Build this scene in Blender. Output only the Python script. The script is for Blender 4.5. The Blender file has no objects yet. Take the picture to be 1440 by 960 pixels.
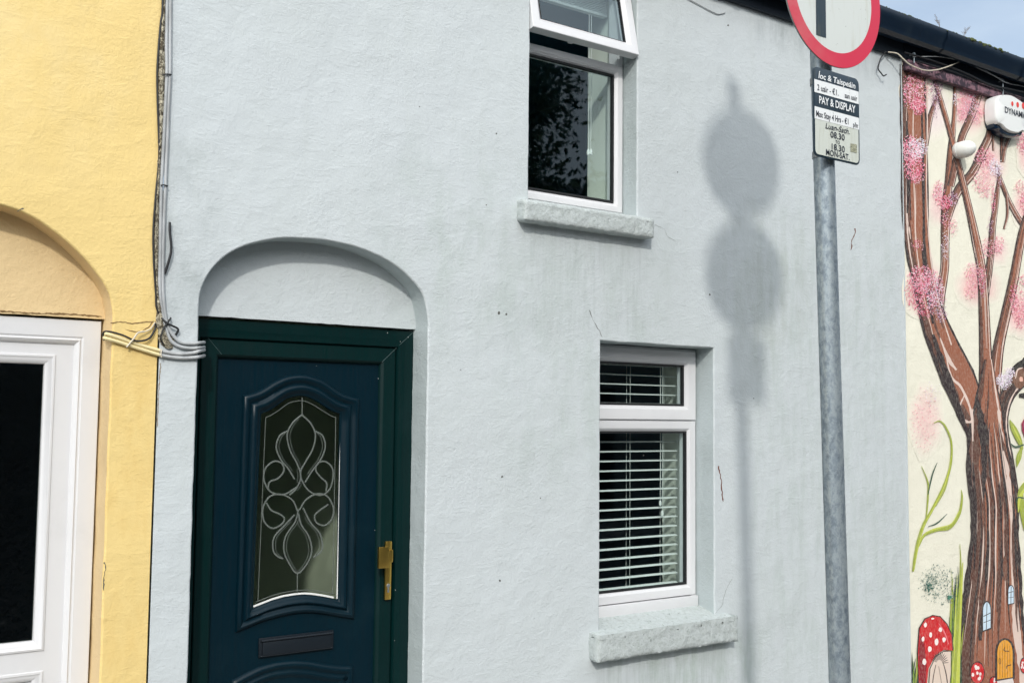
import bpy, bmesh, math, random
from mathutils import Vector, Matrix, noise
random.seed(7)
C = bpy.context.scene.collection
SC = bpy.context.scene
R = math.radians

# ------------------------------------------------------------------ camera, sky, sun, exposure
YAW, PITCH, ROLL, FPX = .61513, .07088, .010367, 1504.7
FW = Vector((math.sin(YAW)*math.cos(PITCH), math.cos(YAW)*math.cos(PITCH), math.sin(PITCH)))
RT0 = Vector((math.cos(YAW), -math.sin(YAW), 0)); UP0 = RT0.cross(FW)
RT = RT0*math.cos(ROLL) + UP0*math.sin(ROLL)
UP = -RT0*math.sin(ROLL) + UP0*math.cos(ROLL)
EYE = Vector((0, -3.5, 1.6))
cam_d = bpy.data.cameras.new('camera'); cam = bpy.data.objects.new('camera', cam_d); C.objects.link(cam)
cam_d.sensor_width = 36; cam_d.lens = FPX/1440*36; cam_d.clip_end = 2000; cam_d.clip_start = .05
m3 = Matrix((RT, UP, -FW)).transposed()
cam.matrix_world = Matrix.Translation(EYE) @ m3.to_4x4()
SC.camera = cam

SUN = Vector((.738, 1.1, -.845)).normalized()
SUN_POWER, SUN_ANGLE, SKY_STRENGTH, EXPOSURE = 2.0, 2.8, .15, -.05
w = bpy.data.worlds.new('World'); SC.world = w; w.use_nodes = True
nt = w.node_tree; nt.nodes.clear()
o_ = nt.nodes.new('ShaderNodeOutputWorld'); bg = nt.nodes.new('ShaderNodeBackground')
sky = nt.nodes.new('ShaderNodeTexSky'); sky.sky_type = 'NISHITA'; sky.sun_disc = False
sky.sun_elevation = math.asin(-SUN.z); sky.sun_rotation = math.atan2(-SUN.x, -SUN.y)
sky.air_density = 1.0; sky.dust_density = 1.6; sky.ozone_density = 1.2
# thin cloud veil mixed into the sky by direction
tc = nt.nodes.new('ShaderNodeTexCoord'); mp = nt.nodes.new('ShaderNodeMapping')
mp.inputs['Scale'].default_value = (1.2, 1.2, 4.0)
cn = nt.nodes.new('ShaderNodeTexNoise'); cn.inputs['Scale'].default_value = 2.6; cn.inputs['Detail'].default_value = 9; cn.inputs['Roughness'].default_value = .6
cr = nt.nodes.new('ShaderNodeMapRange'); cr.inputs['From Min'].default_value = .36; cr.inputs['From Max'].default_value = .70
cr.inputs['To Min'].default_value = .55; cr.inputs['To Max'].default_value = .95
mx = nt.nodes.new('ShaderNodeMix'); mx.data_type = 'RGBA'
L = nt.links.new
# veil: blue-white, with unseen bright haze added round the sun to lighten shadows
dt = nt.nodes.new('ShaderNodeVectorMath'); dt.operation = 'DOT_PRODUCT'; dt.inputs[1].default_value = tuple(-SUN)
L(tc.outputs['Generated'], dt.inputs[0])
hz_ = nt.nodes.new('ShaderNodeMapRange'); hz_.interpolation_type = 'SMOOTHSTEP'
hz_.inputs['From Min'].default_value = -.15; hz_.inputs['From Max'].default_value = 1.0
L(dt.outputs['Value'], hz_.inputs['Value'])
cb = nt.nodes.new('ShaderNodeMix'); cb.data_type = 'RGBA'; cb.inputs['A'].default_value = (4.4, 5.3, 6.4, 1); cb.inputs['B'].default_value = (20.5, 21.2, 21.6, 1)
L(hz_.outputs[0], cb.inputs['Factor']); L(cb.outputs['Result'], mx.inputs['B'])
L(tc.outputs['Generated'], mp.inputs['Vector']); L(mp.outputs[0], cn.inputs['Vector']); L(cn.outputs['Fac'], cr.inputs['Value'])
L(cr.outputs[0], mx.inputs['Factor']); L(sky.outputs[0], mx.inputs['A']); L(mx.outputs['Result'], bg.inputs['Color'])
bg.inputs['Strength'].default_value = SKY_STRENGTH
L(bg.outputs[0], o_.inputs[0])
sd = bpy.data.lights.new('sun', 'SUN'); so = bpy.data.objects.new('sun', sd); C.objects.link(so)
sd.energy = SUN_POWER; sd.angle = R(SUN_ANGLE); sd.color = (1, .965, .91)
so.rotation_euler = SUN.to_track_quat('-Z', 'Y').to_euler(); so.location = (-6, -9, 9)
SC.view_settings.view_transform = 'Standard'; SC.view_settings.look = 'None'
SC.view_settings.exposure = EXPOSURE; SC.view_settings.gamma = 1
try: SC.view_settings.use_curve_mapping = False
except Exception: pass
SC.render.engine = 'CYCLES'
SC.cycles.max_bounces = 8; SC.cycles.transparent_max_bounces = 16
SC.cycles.caustics_reflective = False; SC.cycles.caustics_refractive = False
SC.cycles.use_denoising = True

# ------------------------------------------------------------------ helpers
def P(px, py, y=0.):
    d = FW + RT*((px-720)/FPX) - UP*((py-480)/FPX)
    return EYE + d*((y-EYE.y)/d.y)
def lin(r, g, b):
    f = lambda c: (c/255/12.92) if c/255 <= .04045 else ((c/255+.055)/1.055)**2.4
    return (f(r), f(g), f(b))
def tag(o, label=None, cat=None, group=None, kind=None):
    for k, v in (('label', label), ('category', cat), ('group', group), ('kind', kind)):
        if v: o[k] = v
    return o
def empty(name, loc, label=None, cat=None, group=None):
    o = bpy.data.objects.new(name, None); C.objects.link(o); o.location = loc
    o.empty_display_size = .1
    return tag(o, label, cat, group)
def smooth(me, ang=35):
    me.polygons.foreach_set('use_smooth', [True]*len(me.polygons))
    try: me.set_sharp_from_angle(angle=R(ang))
    except Exception: pass
def root_loc(p):
    l = Vector((0, 0, 0))
    while p is not None:
        if p.type == 'EMPTY': l = l + p.location
        p = p.parent
    return l
def link(name, me, mat, parent=None, ang=35):
    if mat is not None:
        for m_ in (mat if isinstance(mat, (list, tuple)) else [mat]): me.materials.append(m_)
    if ang: smooth(me, ang)
    o = bpy.data.objects.new(name, me); C.objects.link(o)
    if parent is not None:
        o.parent = parent
        o.matrix_parent_inverse = Matrix.Translation(-parent.location) if parent.type == 'EMPTY' else Matrix.Identity(4)
    return o
class MB:
    def __init__(s): s.v = []; s.f = []; s.mi = []
    def add(s, vs, fs, mi=0):
        b = len(s.v); s.v += [tuple(v) for v in vs]; s.f += [tuple(b+i for i in f) for f in fs]; s.mi += [mi]*len(fs)
    def box(s, x0, x1, y0, y1, z0, z1, bev=0, mi=0):
        if bev <= 0:
            s.add([(x0,y0,z0),(x1,y0,z0),(x1,y1,z0),(x0,y1,z0),(x0,y0,z1),(x1,y0,z1),(x1,y1,z1),(x0,y1,z1)],
                  [(0,3,2,1),(4,5,6,7),(0,1,5,4),(1,2,6,5),(2,3,7,6),(3,0,4,7)], mi); return
        bm = bmesh.new(); bmesh.ops.create_cube(bm, size=1)
        for v in bm.verts: v.co = Vector(((x0+x1)/2+v.co.x*(x1-x0), (y0+y1)/2+v.co.y*(y1-y0), (z0+z1)/2+v.co.z*(z1-z0)))
        bmesh.ops.bevel(bm, geom=bm.edges[:], offset=bev, segments=2, affect='EDGES', profile=.6)
        bm.verts.index_update()
        s.add([v.co for v in bm.verts], [[v.index for v in f.verts] for f in bm.faces], mi); bm.free()
    def loft(s, loops, closed=True, cap0=False, cap1=False, mi=0):
        n = len(loops[0]); vs = [p for l in loops for p in l]; fs = []
        for k in range(len(loops)-1):
            for i in range(n if closed else n-1):
                j = (i+1) % n
                fs.append((k*n+i, k*n+j, (k+1)*n+j, (k+1)*n+i))
        if cap0: fs.append(tuple(range(n-1, -1, -1)))
        if cap1: fs.append(tuple((len(loops)-1)*n+i for i in range(n)))
        s.add(vs, fs, mi)
    def tube(s, pts, r, n=8, flat=None, mi=0, cap=True):
        pts = [Vector(p) for p in pts]; rs = r if isinstance(r, (list, tuple)) else [r]*len(pts)
        loops = []; prev = None
        for i, p in enumerate(pts):
            t = (pts[min(i+1, len(pts)-1)] - pts[max(i-1, 0)]).normalized()
            if prev is None:
                a = Vector((0, 1, 0)) if abs(t.y) < .9 else Vector((1, 0, 0))
                u = (a - t*a.dot(t)).normalized()
            else: u = (prev - t*prev.dot(t)).normalized()
            prev = u; v = t.cross(u)
            loops.append([p + (u*math.cos(2*math.pi*k/n)*(flat or 1) + v*math.sin(2*math.pi*k/n))*rs[i] for k in range(n)])
        s.loft(loops, True, cap, cap, mi)
    def revolve(s, base, axis, prof, n=24, mi=0):     # prof: [(radius, distance along axis)]
        axis = Vector(axis).normalized(); a = Vector((0, 0, 1)) if abs(axis.z) < .9 else Vector((1, 0, 0))
        u = (a-axis*a.dot(axis)).normalized(); v = axis.cross(u); base = Vector(base)
        s.loft([[base+axis*h+(u*math.cos(2*math.pi*k/n)+v*math.sin(2*math.pi*k/n))*r for k in range(n)] for r, h in prof], True, True, True, mi)
    def build(s, name, mat, parent=None, ang=35):
        me = bpy.data.meshes.new(name); me.from_pydata(s.v, [], s.f); me.update()
        if len(set(s.mi)) > 1 or (s.mi and s.mi[0]): me.polygons.foreach_set('material_index', s.mi)
        bm = bmesh.new(); bm.from_mesh(me); bmesh.ops.recalc_face_normals(bm, faces=bm.faces); bm.to_mesh(me); bm.free()
        return link(name, me, mat, parent, ang)
def cat(pts, n=8):          # Catmull-Rom through the points
    pts = [Vector(p) for p in pts]; out = []
    q = [pts[0]*2-pts[1]] + pts + [pts[-1]*2-pts[-2]]
    for i in range(1, len(q)-2):
        a, b, c, d = q[i-1:i+3]
        for k in range(n):
            t = k/n
            out.append(.5*((2*b)+(c-a)*t+(2*a-5*b+4*c-d)*t*t+(3*b-a-3*c+d)*t**3))
    out.append(pts[-1]); return out
def rect(x0, x1, z0, z1): return [(x0, z0), (x1, z0), (x1, z1), (x0, z1)]
def offset(pts, t):         # inward offset of a CCW loop in (x, z)
    n = len(pts); out = []
    for i in range(n):
        a, b, c = Vector(pts[i-1]), Vector(pts[i]), Vector(pts[(i+1) % n])
        d1 = (b-a).normalized(); d2 = (c-b).normalized()
        n1 = Vector((-d1.y, d1.x)); n2 = Vector((-d2.y, d2.x)); m = n1+n2
        k = 2*t/max(.7, m.length_squared)
        out.append((b.x+m.x*k, b.y+m.y*k))
    return out
def sweep(mb, loop, prof, close=True, mi=0):      # prof [(inset, y)]
    ls = []
    for t, y in (prof + [prof[0]] if close else prof):
        ls.append([(x, y, z) for x, z in offset(loop, t)])
    mb.loft(ls, True, mi=mi)
def resample(pts, n):
    pts = [Vector(p) for p in pts]; L_ = [0]
    for a, b in zip(pts, pts[1:]): L_.append(L_[-1]+(b-a).length)
    out = []; j = 0
    for k in range(n):
        d = L_[-1]*k/(n-1)
        while j < len(pts)-2 and L_[j+1] < d: j += 1
        f = (d-L_[j])/max(1e-9, L_[j+1]-L_[j]); out.append(pts[j].lerp(pts[j+1], min(1, f)))
    return out
def densify(loop, step):
    out = []
    for i, p in enumerate(loop):
        q = loop[(i+1) % len(loop)]; a, b = Vector(p), Vector(q); n = max(1, int((b-a).length/step))
        for k in range(n): out.append(tuple(a.lerp(b, k/n)))
    return out
def fill_bm(outer, holes, y):
    bm = bmesh.new()
    for l in [outer]+holes:
        vs = [bm.verts.new((x, y, z)) for x, z in l]
        for i in range(len(vs)): bm.edges.new((vs[i], vs[(i+1) % len(vs)]))
    bmesh.ops.triangle_fill(bm, use_beauty=True, use_dissolve=False, edges=bm.edges[:], normal=(0, -1, 0))
    return bm
def add_fill(mb, outer, holes, y, mi=0):
    bm = fill_bm(outer, holes, y); bm.verts.index_update()
    mb.add([v.co for v in bm.verts], [[v.index for v in f.verts] for f in bm.faces], mi); bm.free()

# ------------------------------------------------------------------ materials
def mat(name, color=(.5, .5, .5), rough=.5, metal=0, spec=.5, coat=0):
    m = bpy.data.materials.new(name); m.use_nodes = True
    b = m.node_tree.nodes['Principled BSDF']
    b.inputs['Base Color'].default_value = (*color, 1); b.inputs['Roughness'].default_value = rough
    b.inputs['Metallic'].default_value = metal; b.inputs['Specular IOR Level'].default_value = spec
    b.inputs['Coat Weight'].default_value = coat
    return m
class N:
    def __init__(s, m): s.t = m.node_tree; s.b = s.t.nodes['Principled BSDF']
    def n(s, typ, **kw):
        x = s.t.nodes.new(typ)
        for k, v in kw.items():
            if k in x.inputs: x.inputs[k].default_value = v
            else: setattr(x, k, v)
        return x
    def l(s, a, b): s.t.links.new(a, b)
    def obj(s, scale=(1, 1, 1)):
        c = s.n('ShaderNodeTexCoord'); mp = s.n('ShaderNodeMapping'); mp.inputs['Scale'].default_value = scale
        s.l(c.outputs['Object'], mp.inputs['Vector']); return mp.outputs[0]
    def noise(s, vec, scale, detail=4, rough=.55, dist=0):
        x = s.n('ShaderNodeTexNoise'); x.inputs['Scale'].default_value = scale; x.inputs['Detail'].default_value = detail
        x.inputs['Roughness'].default_value = rough; x.inputs['Distortion'].default_value = dist
        s.l(vec, x.inputs['Vector']); return x.outputs['Fac']
    def rng(s, v, a, b, c=0, d=1, mode='SMOOTHSTEP'):
        x = s.n('ShaderNodeMapRange'); x.interpolation_type = mode
        for k, q in zip(('From Min', 'From Max', 'To Min', 'To Max'), (a, b, c, d)): x.inputs[k].default_value = q
        s.l(v, x.inputs['Value']); return x.outputs[0]
    def mul(s, a, b, op='MULTIPLY'):
        x = s.n('ShaderNodeMath'); x.operation = op
        for i, v in enumerate((a, b)):
            if isinstance(v, (int, float)): x.inputs[i].default_value = v
            else: s.l(v, x.inputs[i])
        return x.outputs[0]
    def mix(s, f, a, b):
        x = s.n('ShaderNodeMix'); x.data_type = 'RGBA'
        for k, v in (('Factor', f), ('A', a), ('B', b)):
            if isinstance(v, (int, float)): x.inputs[k].default_value = v
            elif isinstance(v, tuple): x.inputs[k].default_value = (*v, 1)
            else: s.l(v, x.inputs[k])
        return x.outputs['Result']
    def bump(s, h, dist, strength=1, prev=None):
        x = s.n('ShaderNodeBump'); x.inputs['Distance'].default_value = dist; x.inputs['Strength'].default_value = strength
        s.l(h, x.inputs['Height'])
        if prev is not None: s.l(prev, x.inputs['Normal'])
        return x.outputs[0]
    def xyz(s, vec):
        x = s.n('ShaderNodeSeparateXYZ'); s.l(vec, x.inputs[0]); return x.outputs
    def box_mask(s, sx, sz, x0, x1, z0, z1, soft):
        a = s.rng(sx, x0-soft, x0+soft); b = s.rng(sx, x1-soft, x1+soft, 1, 0)
        c = s.rng(sz, z0-soft, z0+soft); d = s.rng(sz, z1-soft, z1+soft, 1, 0)
        return s.mul(s.mul(a, b), s.mul(c, d))

def plaster_bump(k, v):
    b1 = k.bump(k.noise(v, 2.3, 3, .5), .030, .55)
    b2 = k.bump(k.noise(v, 11, 4, .55, .5), .0050, .8, b1)
    # grain whose strength comes and goes over the wall, and long shallow trowel ridges
    amt = k.rng(k.noise(v, 1.3, 5, .65), .35, .68, .35, 1.0)
    h = k.mul(k.noise(v, 88, 4, .6, .25), amt)
    b3 = k.bump(h, .0026, .9, b2)
    tr = k.rng(k.noise(k.obj((1.0, 1, 3.2)), 9, 5, .6, 1.4), .50, .62)
    b4 = k.bump(tr, .0008, .38, b3)
    return k.bump(k.noise(v, 190, 3, .6), .0009, .5, b4)
def plaster(name, base, dark, stains_tones=(), mottled=.25):
    m = mat(name, base, .78, spec=.25); k = N(m); v = k.obj()
    x, y, z = k.xyz(v)
    col = k.mix(k.mul(k.rng(k.noise(v, 1.7, 6, .6), .35, .7), mottled), base, dark)
    st = k.rng(k.noise(k.obj((7, 1, .7)), 2.0, 6, .62), .50, .72)
    col = k.mix(k.mul(st, .22), col, dark)
    sp_ = k.rng(k.noise(v, 7, 8, .78), .63, .70); col = k.mix(k.mul(sp_, .22), col, tuple(q*.72 for q in dark))
    fine = k.rng(k.noise(v, 38, 5, .7), .56, .74)
    col = k.mix(k.mul(fine, .20), col, dark)
    for (x0, x1, z0, z1, soft, amt, c, sc) in stains_tones:
        msk = k.box_mask(x, z, x0, x1, z0, z1, soft)
        nn = k.rng(k.noise(k.obj((sc, 1, 1)), 3.1, 8, .7), .40, .68)
        col = k.mix(k.mul(k.mul(msk, nn), amt), col, c)
    k.l(col, k.b.inputs['Base Color']); k.l(plaster_bump(k, v), k.b.inputs['Normal'])
    return m
BLUE = (.562, .602, .616); BLUE_D = (.50, .54, .525)
GRN = (.36, .43, .38)
M = {}
M['blue'] = plaster('blue_grey_masonry_paint', BLUE, BLUE_D, [
    (2.45, 3.35, 1.35, 2.42, .20, .32, GRN, 2.5), (3.85, 5.05, .3, 2.6, .25, .32, GRN, 5),
    (1.0, 1.25, 1.9, 2.5, .08, .5, (.28, .32, .31), 1.5), (1.9, 2.6, 1.9, 2.6, .25, .4, GRN, 2), (3.0, 3.9, .3, .62, .1, .6, GRN, 4), (2.92, 3.72, .2, .60, .04, .26, (.25, .29, .27), 16), (2.54, 3.2, 1.95, 2.40, .05, .20, (.27, .31, .29), 16),
    (3.9, 4.9, 3.45, 3.75, .08, .4, (.20, .24, .24), 3.5), (3.7, 4.3, 1.9, 2.6, .15, .4, (.34, .38, .33), 3)])  # first entry here: mottled darker grey band just below the gutter
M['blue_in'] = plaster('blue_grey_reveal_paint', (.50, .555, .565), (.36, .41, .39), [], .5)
M['yellow'] = plaster('yellow_masonry_paint', (.80, .605, .255), (.70, .53, .215), [(-1, 1.06, 2.4, 3.6, .3, .3, (.86, .72, .42), 1.5), (.75, 1.1, .5, 2.0, .1, .4, (.68, .45, .14), 3)])
M['peach'] = plaster('faded_orange_masonry_paint', (.74, .56, .31), (.62, .45, .23), [], .4)
M['cream'] = plaster('cream_masonry_paint', (.83, .80, .67), (.74, .71, .58))
def sill_mat(name, amt):
    m = mat(name, BLUE, .85, spec=.2); k = N(m); v = k.obj()
    chip = k.rng(k.noise(v, 42, 7, .8, .2), .62-.05*amt, .66-.05*amt)
    g = k.xyz(v)
    chip = k.mul(chip, k.rng(k.noise(v, 5, 3), .42, .56, .1 if amt < 1 else .4, 1))
    col = k.mix(k.mul(k.rng(k.noise(v, 55, 6, .75), .42, .66), .45), (.51, .55, .545), (.33, .37, .34))
    col = k.mix(k.mul(k.rng(k.noise(k.obj((1, 1, 1)), 150, 4, .7), .55, .7), .3), col, (.22, .25, .23))
    col = k.mix(k.mul(chip, .55), col, (.12, .15, .13))
    k.l(col, k.b.inputs['Base Color'])
    b = k.bump(k.noise(v, 22, 6, .7, .4), .012, .8); b = k.bump(chip, .003, -.8, b)
    b = k.bump(k.noise(v, 95, 5, .7), .003, .8, b); k.l(b, k.b.inputs['Normal']); return m
M['sill'] = sill_mat('weathered_sill_paint', 1); M['sill_up'] = sill_mat('painted_sill', .2)
def pvc(name, c):
    m = mat(name, c, .28, spec=.5); k = N(m); v = k.obj()
    d = k.rng(k.noise(v, 6, 6, .65), .45, .8)
    k.l(k.mix(k.mul(d, .25), c, tuple(q*.72 for q in c)), k.b.inputs['Base Color'])
    k.l(k.bump(k.noise(v, 4, 2), .004, .3), k.b.inputs['Normal']); return m
M['white'] = pvc('white_upvc', (.69, .69, .70))
def grain(name, c, c2, rough):
    m = mat(name, c, rough, spec=.22); k = N(m)
    g = k.noise(k.obj((30, 30, 1.2)), 6, 6, .65, .4)
    d = k.rng(k.noise(k.obj(), 5, 7, .7), .5, .8)
    col = k.mix(k.mul(k.rng(g, .35, .65), .5), c, c2); col = k.mix(k.mul(d, .12), col, (.02, .05, .055))
    k.l(col, k.b.inputs['Base Color']); k.l(k.bump(g, .0012, .5), k.b.inputs['Normal'])
    k.l(k.rng(g, .3, .7, rough-.06, rough+.1), k.b.inputs['Roughness']); return m
M['door'] = grain('navy_woodgrain_door', (.0003, .0125, .021), (.0002, .009, .016), .36)
M['dframe'] = grain('dark_green_door_frame', (.0003, .0155, .0150), (.0002, .010, .011), .38)
M['brass'] = mat('polished_brass', (.80, .52, .12), .28, 1)
M['letter'] = mat('charcoal_letter_plate', (.007, .012, .018), .45, .2)
M['rubber'] = mat('black_rubber_gasket', (.012, .013, .014), .6)
M['bevel'] = mat('bevelled_lead_line', (.34, .38, .34), .25, .7)
def schlick(t, f0):        # same reflectance from both sides, so sunlight also gets in
    lw = t.nodes.new('ShaderNodeLayerWeight'); lw.inputs['Blend'].default_value = .5
    pw = t.nodes.new('ShaderNodeMath'); pw.operation = 'POWER'; pw.inputs[1].default_value = 5
    ma = t.nodes.new('ShaderNodeMath'); ma.operation = 'MULTIPLY_ADD'; ma.inputs[1].default_value = 1-f0; ma.inputs[2].default_value = f0
    t.links.new(lw.outputs['Facing'], pw.inputs[0]); t.links.new(pw.outputs[0], ma.inputs[0]); return ma, lw
def glass(name, tint, ior=1.6, wav=0, refl=1.0):
    m = bpy.data.materials.new(name); m.use_nodes = True; t = m.node_tree; t.nodes.clear()
    o = t.nodes.new('ShaderNodeOutputMaterial'); mi = t.nodes.new('ShaderNodeMixShader')
    tr = t.nodes.new('ShaderNodeBsdfTransparent'); gl = t.nodes.new('ShaderNodeBsdfGlossy'); fr, fn = schlick(t, ((ior-1)/(ior+1))**2)
    tr.inputs[0].default_value = (*tint, 1); gl.inputs['Roughness'].default_value = .015
    gl.inputs[0].default_value = (.80*refl, .93*refl, refl, 1)
    t.links.new(fr.outputs[0], mi.inputs[0]); t.links.new(tr.outputs[0], mi.inputs[1]); t.links.new(gl.outputs[0], mi.inputs[2]); t.links.new(mi.outputs[0], o.inputs[0])
    if wav:
        c = t.nodes.new('ShaderNodeTexCoord'); nz = t.nodes.new('ShaderNodeTexNoise'); nz.inputs['Scale'].default_value = wav[0]; nz.inputs['Detail'].default_value = 3
        b = t.nodes.new('ShaderNodeBump'); b.inputs['Distance'].default_value = wav[1]; b.inputs['Strength'].default_value = 1
        t.links.new(c.outputs['Object'], nz.inputs['Vector']); t.links.new(nz.outputs['Fac'], b.inputs['Height'])
        t.links.new(b.outputs[0], gl.inputs['Normal']); t.links.new(b.outputs[0], fn.inputs['Normal'])
    return m
M['glass'] = glass('double_glazing', (.82, .90, .88), 1.55, (1.3, .0012))
M['sash_glass'] = glass('tilted_sash_glazing', (.78, .88, .88), 1.85, (1.3, .0012))
M['glass_ripple'] = glass('rippled_privacy_glass', (.30, .34, .32), 1.5, (34, .004))
def frosted(name):
    m = bpy.data.materials.new(name); m.use_nodes = True; t = m.node_tree; t.nodes.clear()
    o = t.nodes.new('ShaderNodeOutputMaterial'); a = t.nodes.new('ShaderNodeMixShader'); b = t.nodes.new('ShaderNodeMixShader')
    tr = t.nodes.new('ShaderNodeBsdfTransparent'); rf = t.nodes.new('ShaderNodeBsdfRefraction'); gl = t.nodes.new('ShaderNodeBsdfGlossy'); fr, fn = schlick(t, .035)
    tr.inputs[0].default_value = (.93, .97, .90, 1); rf.inputs[0].default_value = (.93, .97, .90, 1); rf.inputs['Roughness'].default_value = .5; rf.inputs['IOR'].default_value = 1.02
    gl.inputs['Roughness'].default_value = .12
    a.inputs[0].default_value = .32
    t.links.new(tr.outputs[0], a.inputs[1]); t.links.new(rf.outputs[0], a.inputs[2])
    t.links.new(fr.outputs[0], b.inputs[0]); t.links.new(a.outputs[0], b.inputs[1]); t.links.new(gl.outputs[0], b.inputs[2]); t.links.new(b.outputs[0], o.inputs[0])
    return m
M['frosted'] = frosted('satin_door_glass')
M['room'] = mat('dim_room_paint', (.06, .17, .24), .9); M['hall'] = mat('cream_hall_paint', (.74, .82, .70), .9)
M['reveal'] = mat('cream_inner_reveal', (.76, .78, .70), .8)
M['board'] = mat('white_gloss_window_board', (.75, .78, .76), .4)
M['slat'] = mat('off_white_slat', (.86, .87, .85), .45)
M['cord'] = mat('white_blind_cord', (.8, .8, .78), .7)
M['fabric'] = mat('pale_green_curtain_fabric', (.50, .56, .42), .9)
M['navy'] = mat('dark_navy_gutter_plastic', (.005, .014, .03), .30, spec=.5)
k = N(M['navy']); v_ = k.obj(); k.l(k.mix(k.mul(k.rng(k.noise(v_, 8, 7, .7), .45, .75), .5), (.004, .012, .027), (.02, .032, .045)), k.b.inputs['Base Color'])
M['fascia'] = mat('dark_navy_fascia_paint', (.004, .011, .022), .7)
M['mauve'] = mat('pink_splashed_fascia_paint', (.20, .10, .13), .7)
k = N(M['mauve']); v_ = k.obj((1, 1, 1)); k.l(k.mix(k.rng(k.noise(v_, 22, 6, .7, .5), .45, .6), (.035, .022, .035), (.24, .13, .16)), k.b.inputs['Base Color'])
M['moss'] = mat('moss', (.06, .075, .02), .95)
M['slate'] = mat('dark_roof_slate', (.045, .05, .055), .7)
M['twig'] = mat('dry_weed', (.20, .15, .11), .9)
M['black_cable'] = mat('black_cable_sheath', (.012, .013, .015), .5)
def cable_paint():
    m = mat('cable_under_house_paint', (.5, .5, .5), .55); k = N(m); x, y, z = k.xyz(k.obj())
    f = k.rng(x, 1.062, 1.072); grey = k.mix(k.rng(k.noise(k.obj(), 40, 4), .4, .7), (.46, .47, .47), (.33, .34, .35))
    k.l(k.mix(f, (.78, .66, .36), grey), k.b.inputs['Base Color']); return m
M['cable'] = cable_paint()
M['grey_cable'] = mat('grey_cable_sheath', (.40, .42, .43), .5)
k = N(M['grey_cable']); k.l(k.mix(k.rng(k.noise(k.obj((1, 1, .4)), 14, 5), .4, .7), (.46, .48, .49), (.30, .31, .31)), k.b.inputs['Base Color'])
M['cream_cable'] = mat('cream_cable_sheath', (.62, .56, .45), .6)
M['mortar'] = mat('crumbling_lime_mortar', (.50, .47, .38), .95)
k = N(M['mortar']); v_ = k.obj(); nn = k.noise(v_, 60, 6, .75, 1.2)
k.l(k.mix(k.rng(nn, .44, .56), (.10, .08, .05), (.58, .53, .40)), k.b.inputs['Base Color']); k.l(k.bump(nn, .01, 1), k.b.inputs['Normal'])
M['crack'] = mat('dark_crack', (.10, .10, .09), .95); M['rust'] = mat('rusty_chip', (.16, .06, .04), .9); M['ycrack'] = mat('brown_crack', (.20, .12, .05), .95)
def galv():
    m = mat('galvanised_steel', (.4, .44, .47), .45, .45); k = N(m); v = k.obj()
    vo = k.n('ShaderNodeTexVoronoi'); vo.inputs['Scale'].default_value = 75; k.l(k.obj((1, 1, .7)), vo.inputs['Vector'])
    a = k.noise(k.obj((1, 1, .6)), 48, 7, .72, .2); b = k.noise(k.obj((1, 1, .4)), 11, 6, .65)
    col = k.mix(k.rng(a, .36, .64), (.13, .165, .20), (.33, .38, .405)); bw = k.n('ShaderNodeRGBToBW'); k.l(vo.outputs['Color'], bw.inputs[0]); col = k.mix(k.mul(bw.outputs[0], .35), col, (.36, .42, .46))
    g_ = k.n('ShaderNodeHueSaturation'); g_.inputs['Saturation'].default_value = 1.0; k.l(col, g_.inputs['Color']); col = g_.outputs[0]
    col = k.mix(k.mul(k.rng(b, .5, .66), .5), col, (.38, .43, .45)); col = k.mix(k.mul(k.rng(b, .36, .26), .4), col, (.14, .16, .18))
    k.l(col, k.b.inputs['Base Color']); k.l(k.rng(a, .3, .7, .55, .36), k.b.inputs['Roughness']); k.l(k.bump(a, .0006, .5), k.b.inputs['Normal']); return m
M['galv'] = galv()
def signface(name, c, dirt, amt):
    m = mat(name, c, .35, spec=.5); k = N(m); v = k.obj()
    s1 = k.rng(k.noise(k.obj((9, 1, 1)), 5, 7, .7), .5, .75); s2 = k.rng(k.noise(v, 60, 3, .6), .66, .74)
    col = k.mix(k.mul(s1, amt), c, dirt); col = k.mix(k.mul(s2, .45), col, (.12, .12, .09)); k.l(col, k.b.inputs['Base Color']); return m
M['s_white'] = signface('sign_white', (.62, .65, .62), (.45, .44, .34), .5)
M['s_clean'] = signface('sign_patch_white', (.80, .82, .82), (.6, .6, .56), .3)
M['s_dirty'] = signface('sign_soiled_white', (.60, .63, .57), (.34, .34, .22), .7)
M['s_black'] = signface('sign_black', (.014, .03, .045), (.09, .09, .06), .5)
def redmat():
    m = mat('sign_red', (.62, .02, .06), .35); k = N(m); v = k.obj(); x, y, z = k.xyz(v)
    f = k.mul(k.rng(x, 2.95, 3.16, 1, 0), k.rng(z, 2.9, 3.2, .55, .9)); n_ = k.rng(k.noise(v, 12, 6, .7), .3, .7, .3, 1)
    k.l(k.mix(k.mul(f, n_), (.60, .016, .055), (.56, .15, .15)), k.b.inputs['Base Color']); return m
M['s_red'] = redmat()
M['steel'] = mat('dull_steel', (.3, .32, .33), .5, .8)
M['alarm'] = mat('white_alarm_plastic', (.78, .79, .77), .35); M['alarm_lens'] = mat('dark_blue_lens', (.006, .02, .045), .15)
M['alarm_red'] = mat('alarm_red_dot', (.72, .045, .03), .4); M['ink'] = mat('dark_ink', (.02, .025, .04), .5)
M['lampw'] = mat('white_lamp_plastic', (.76, .77, .74), .4)

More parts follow.
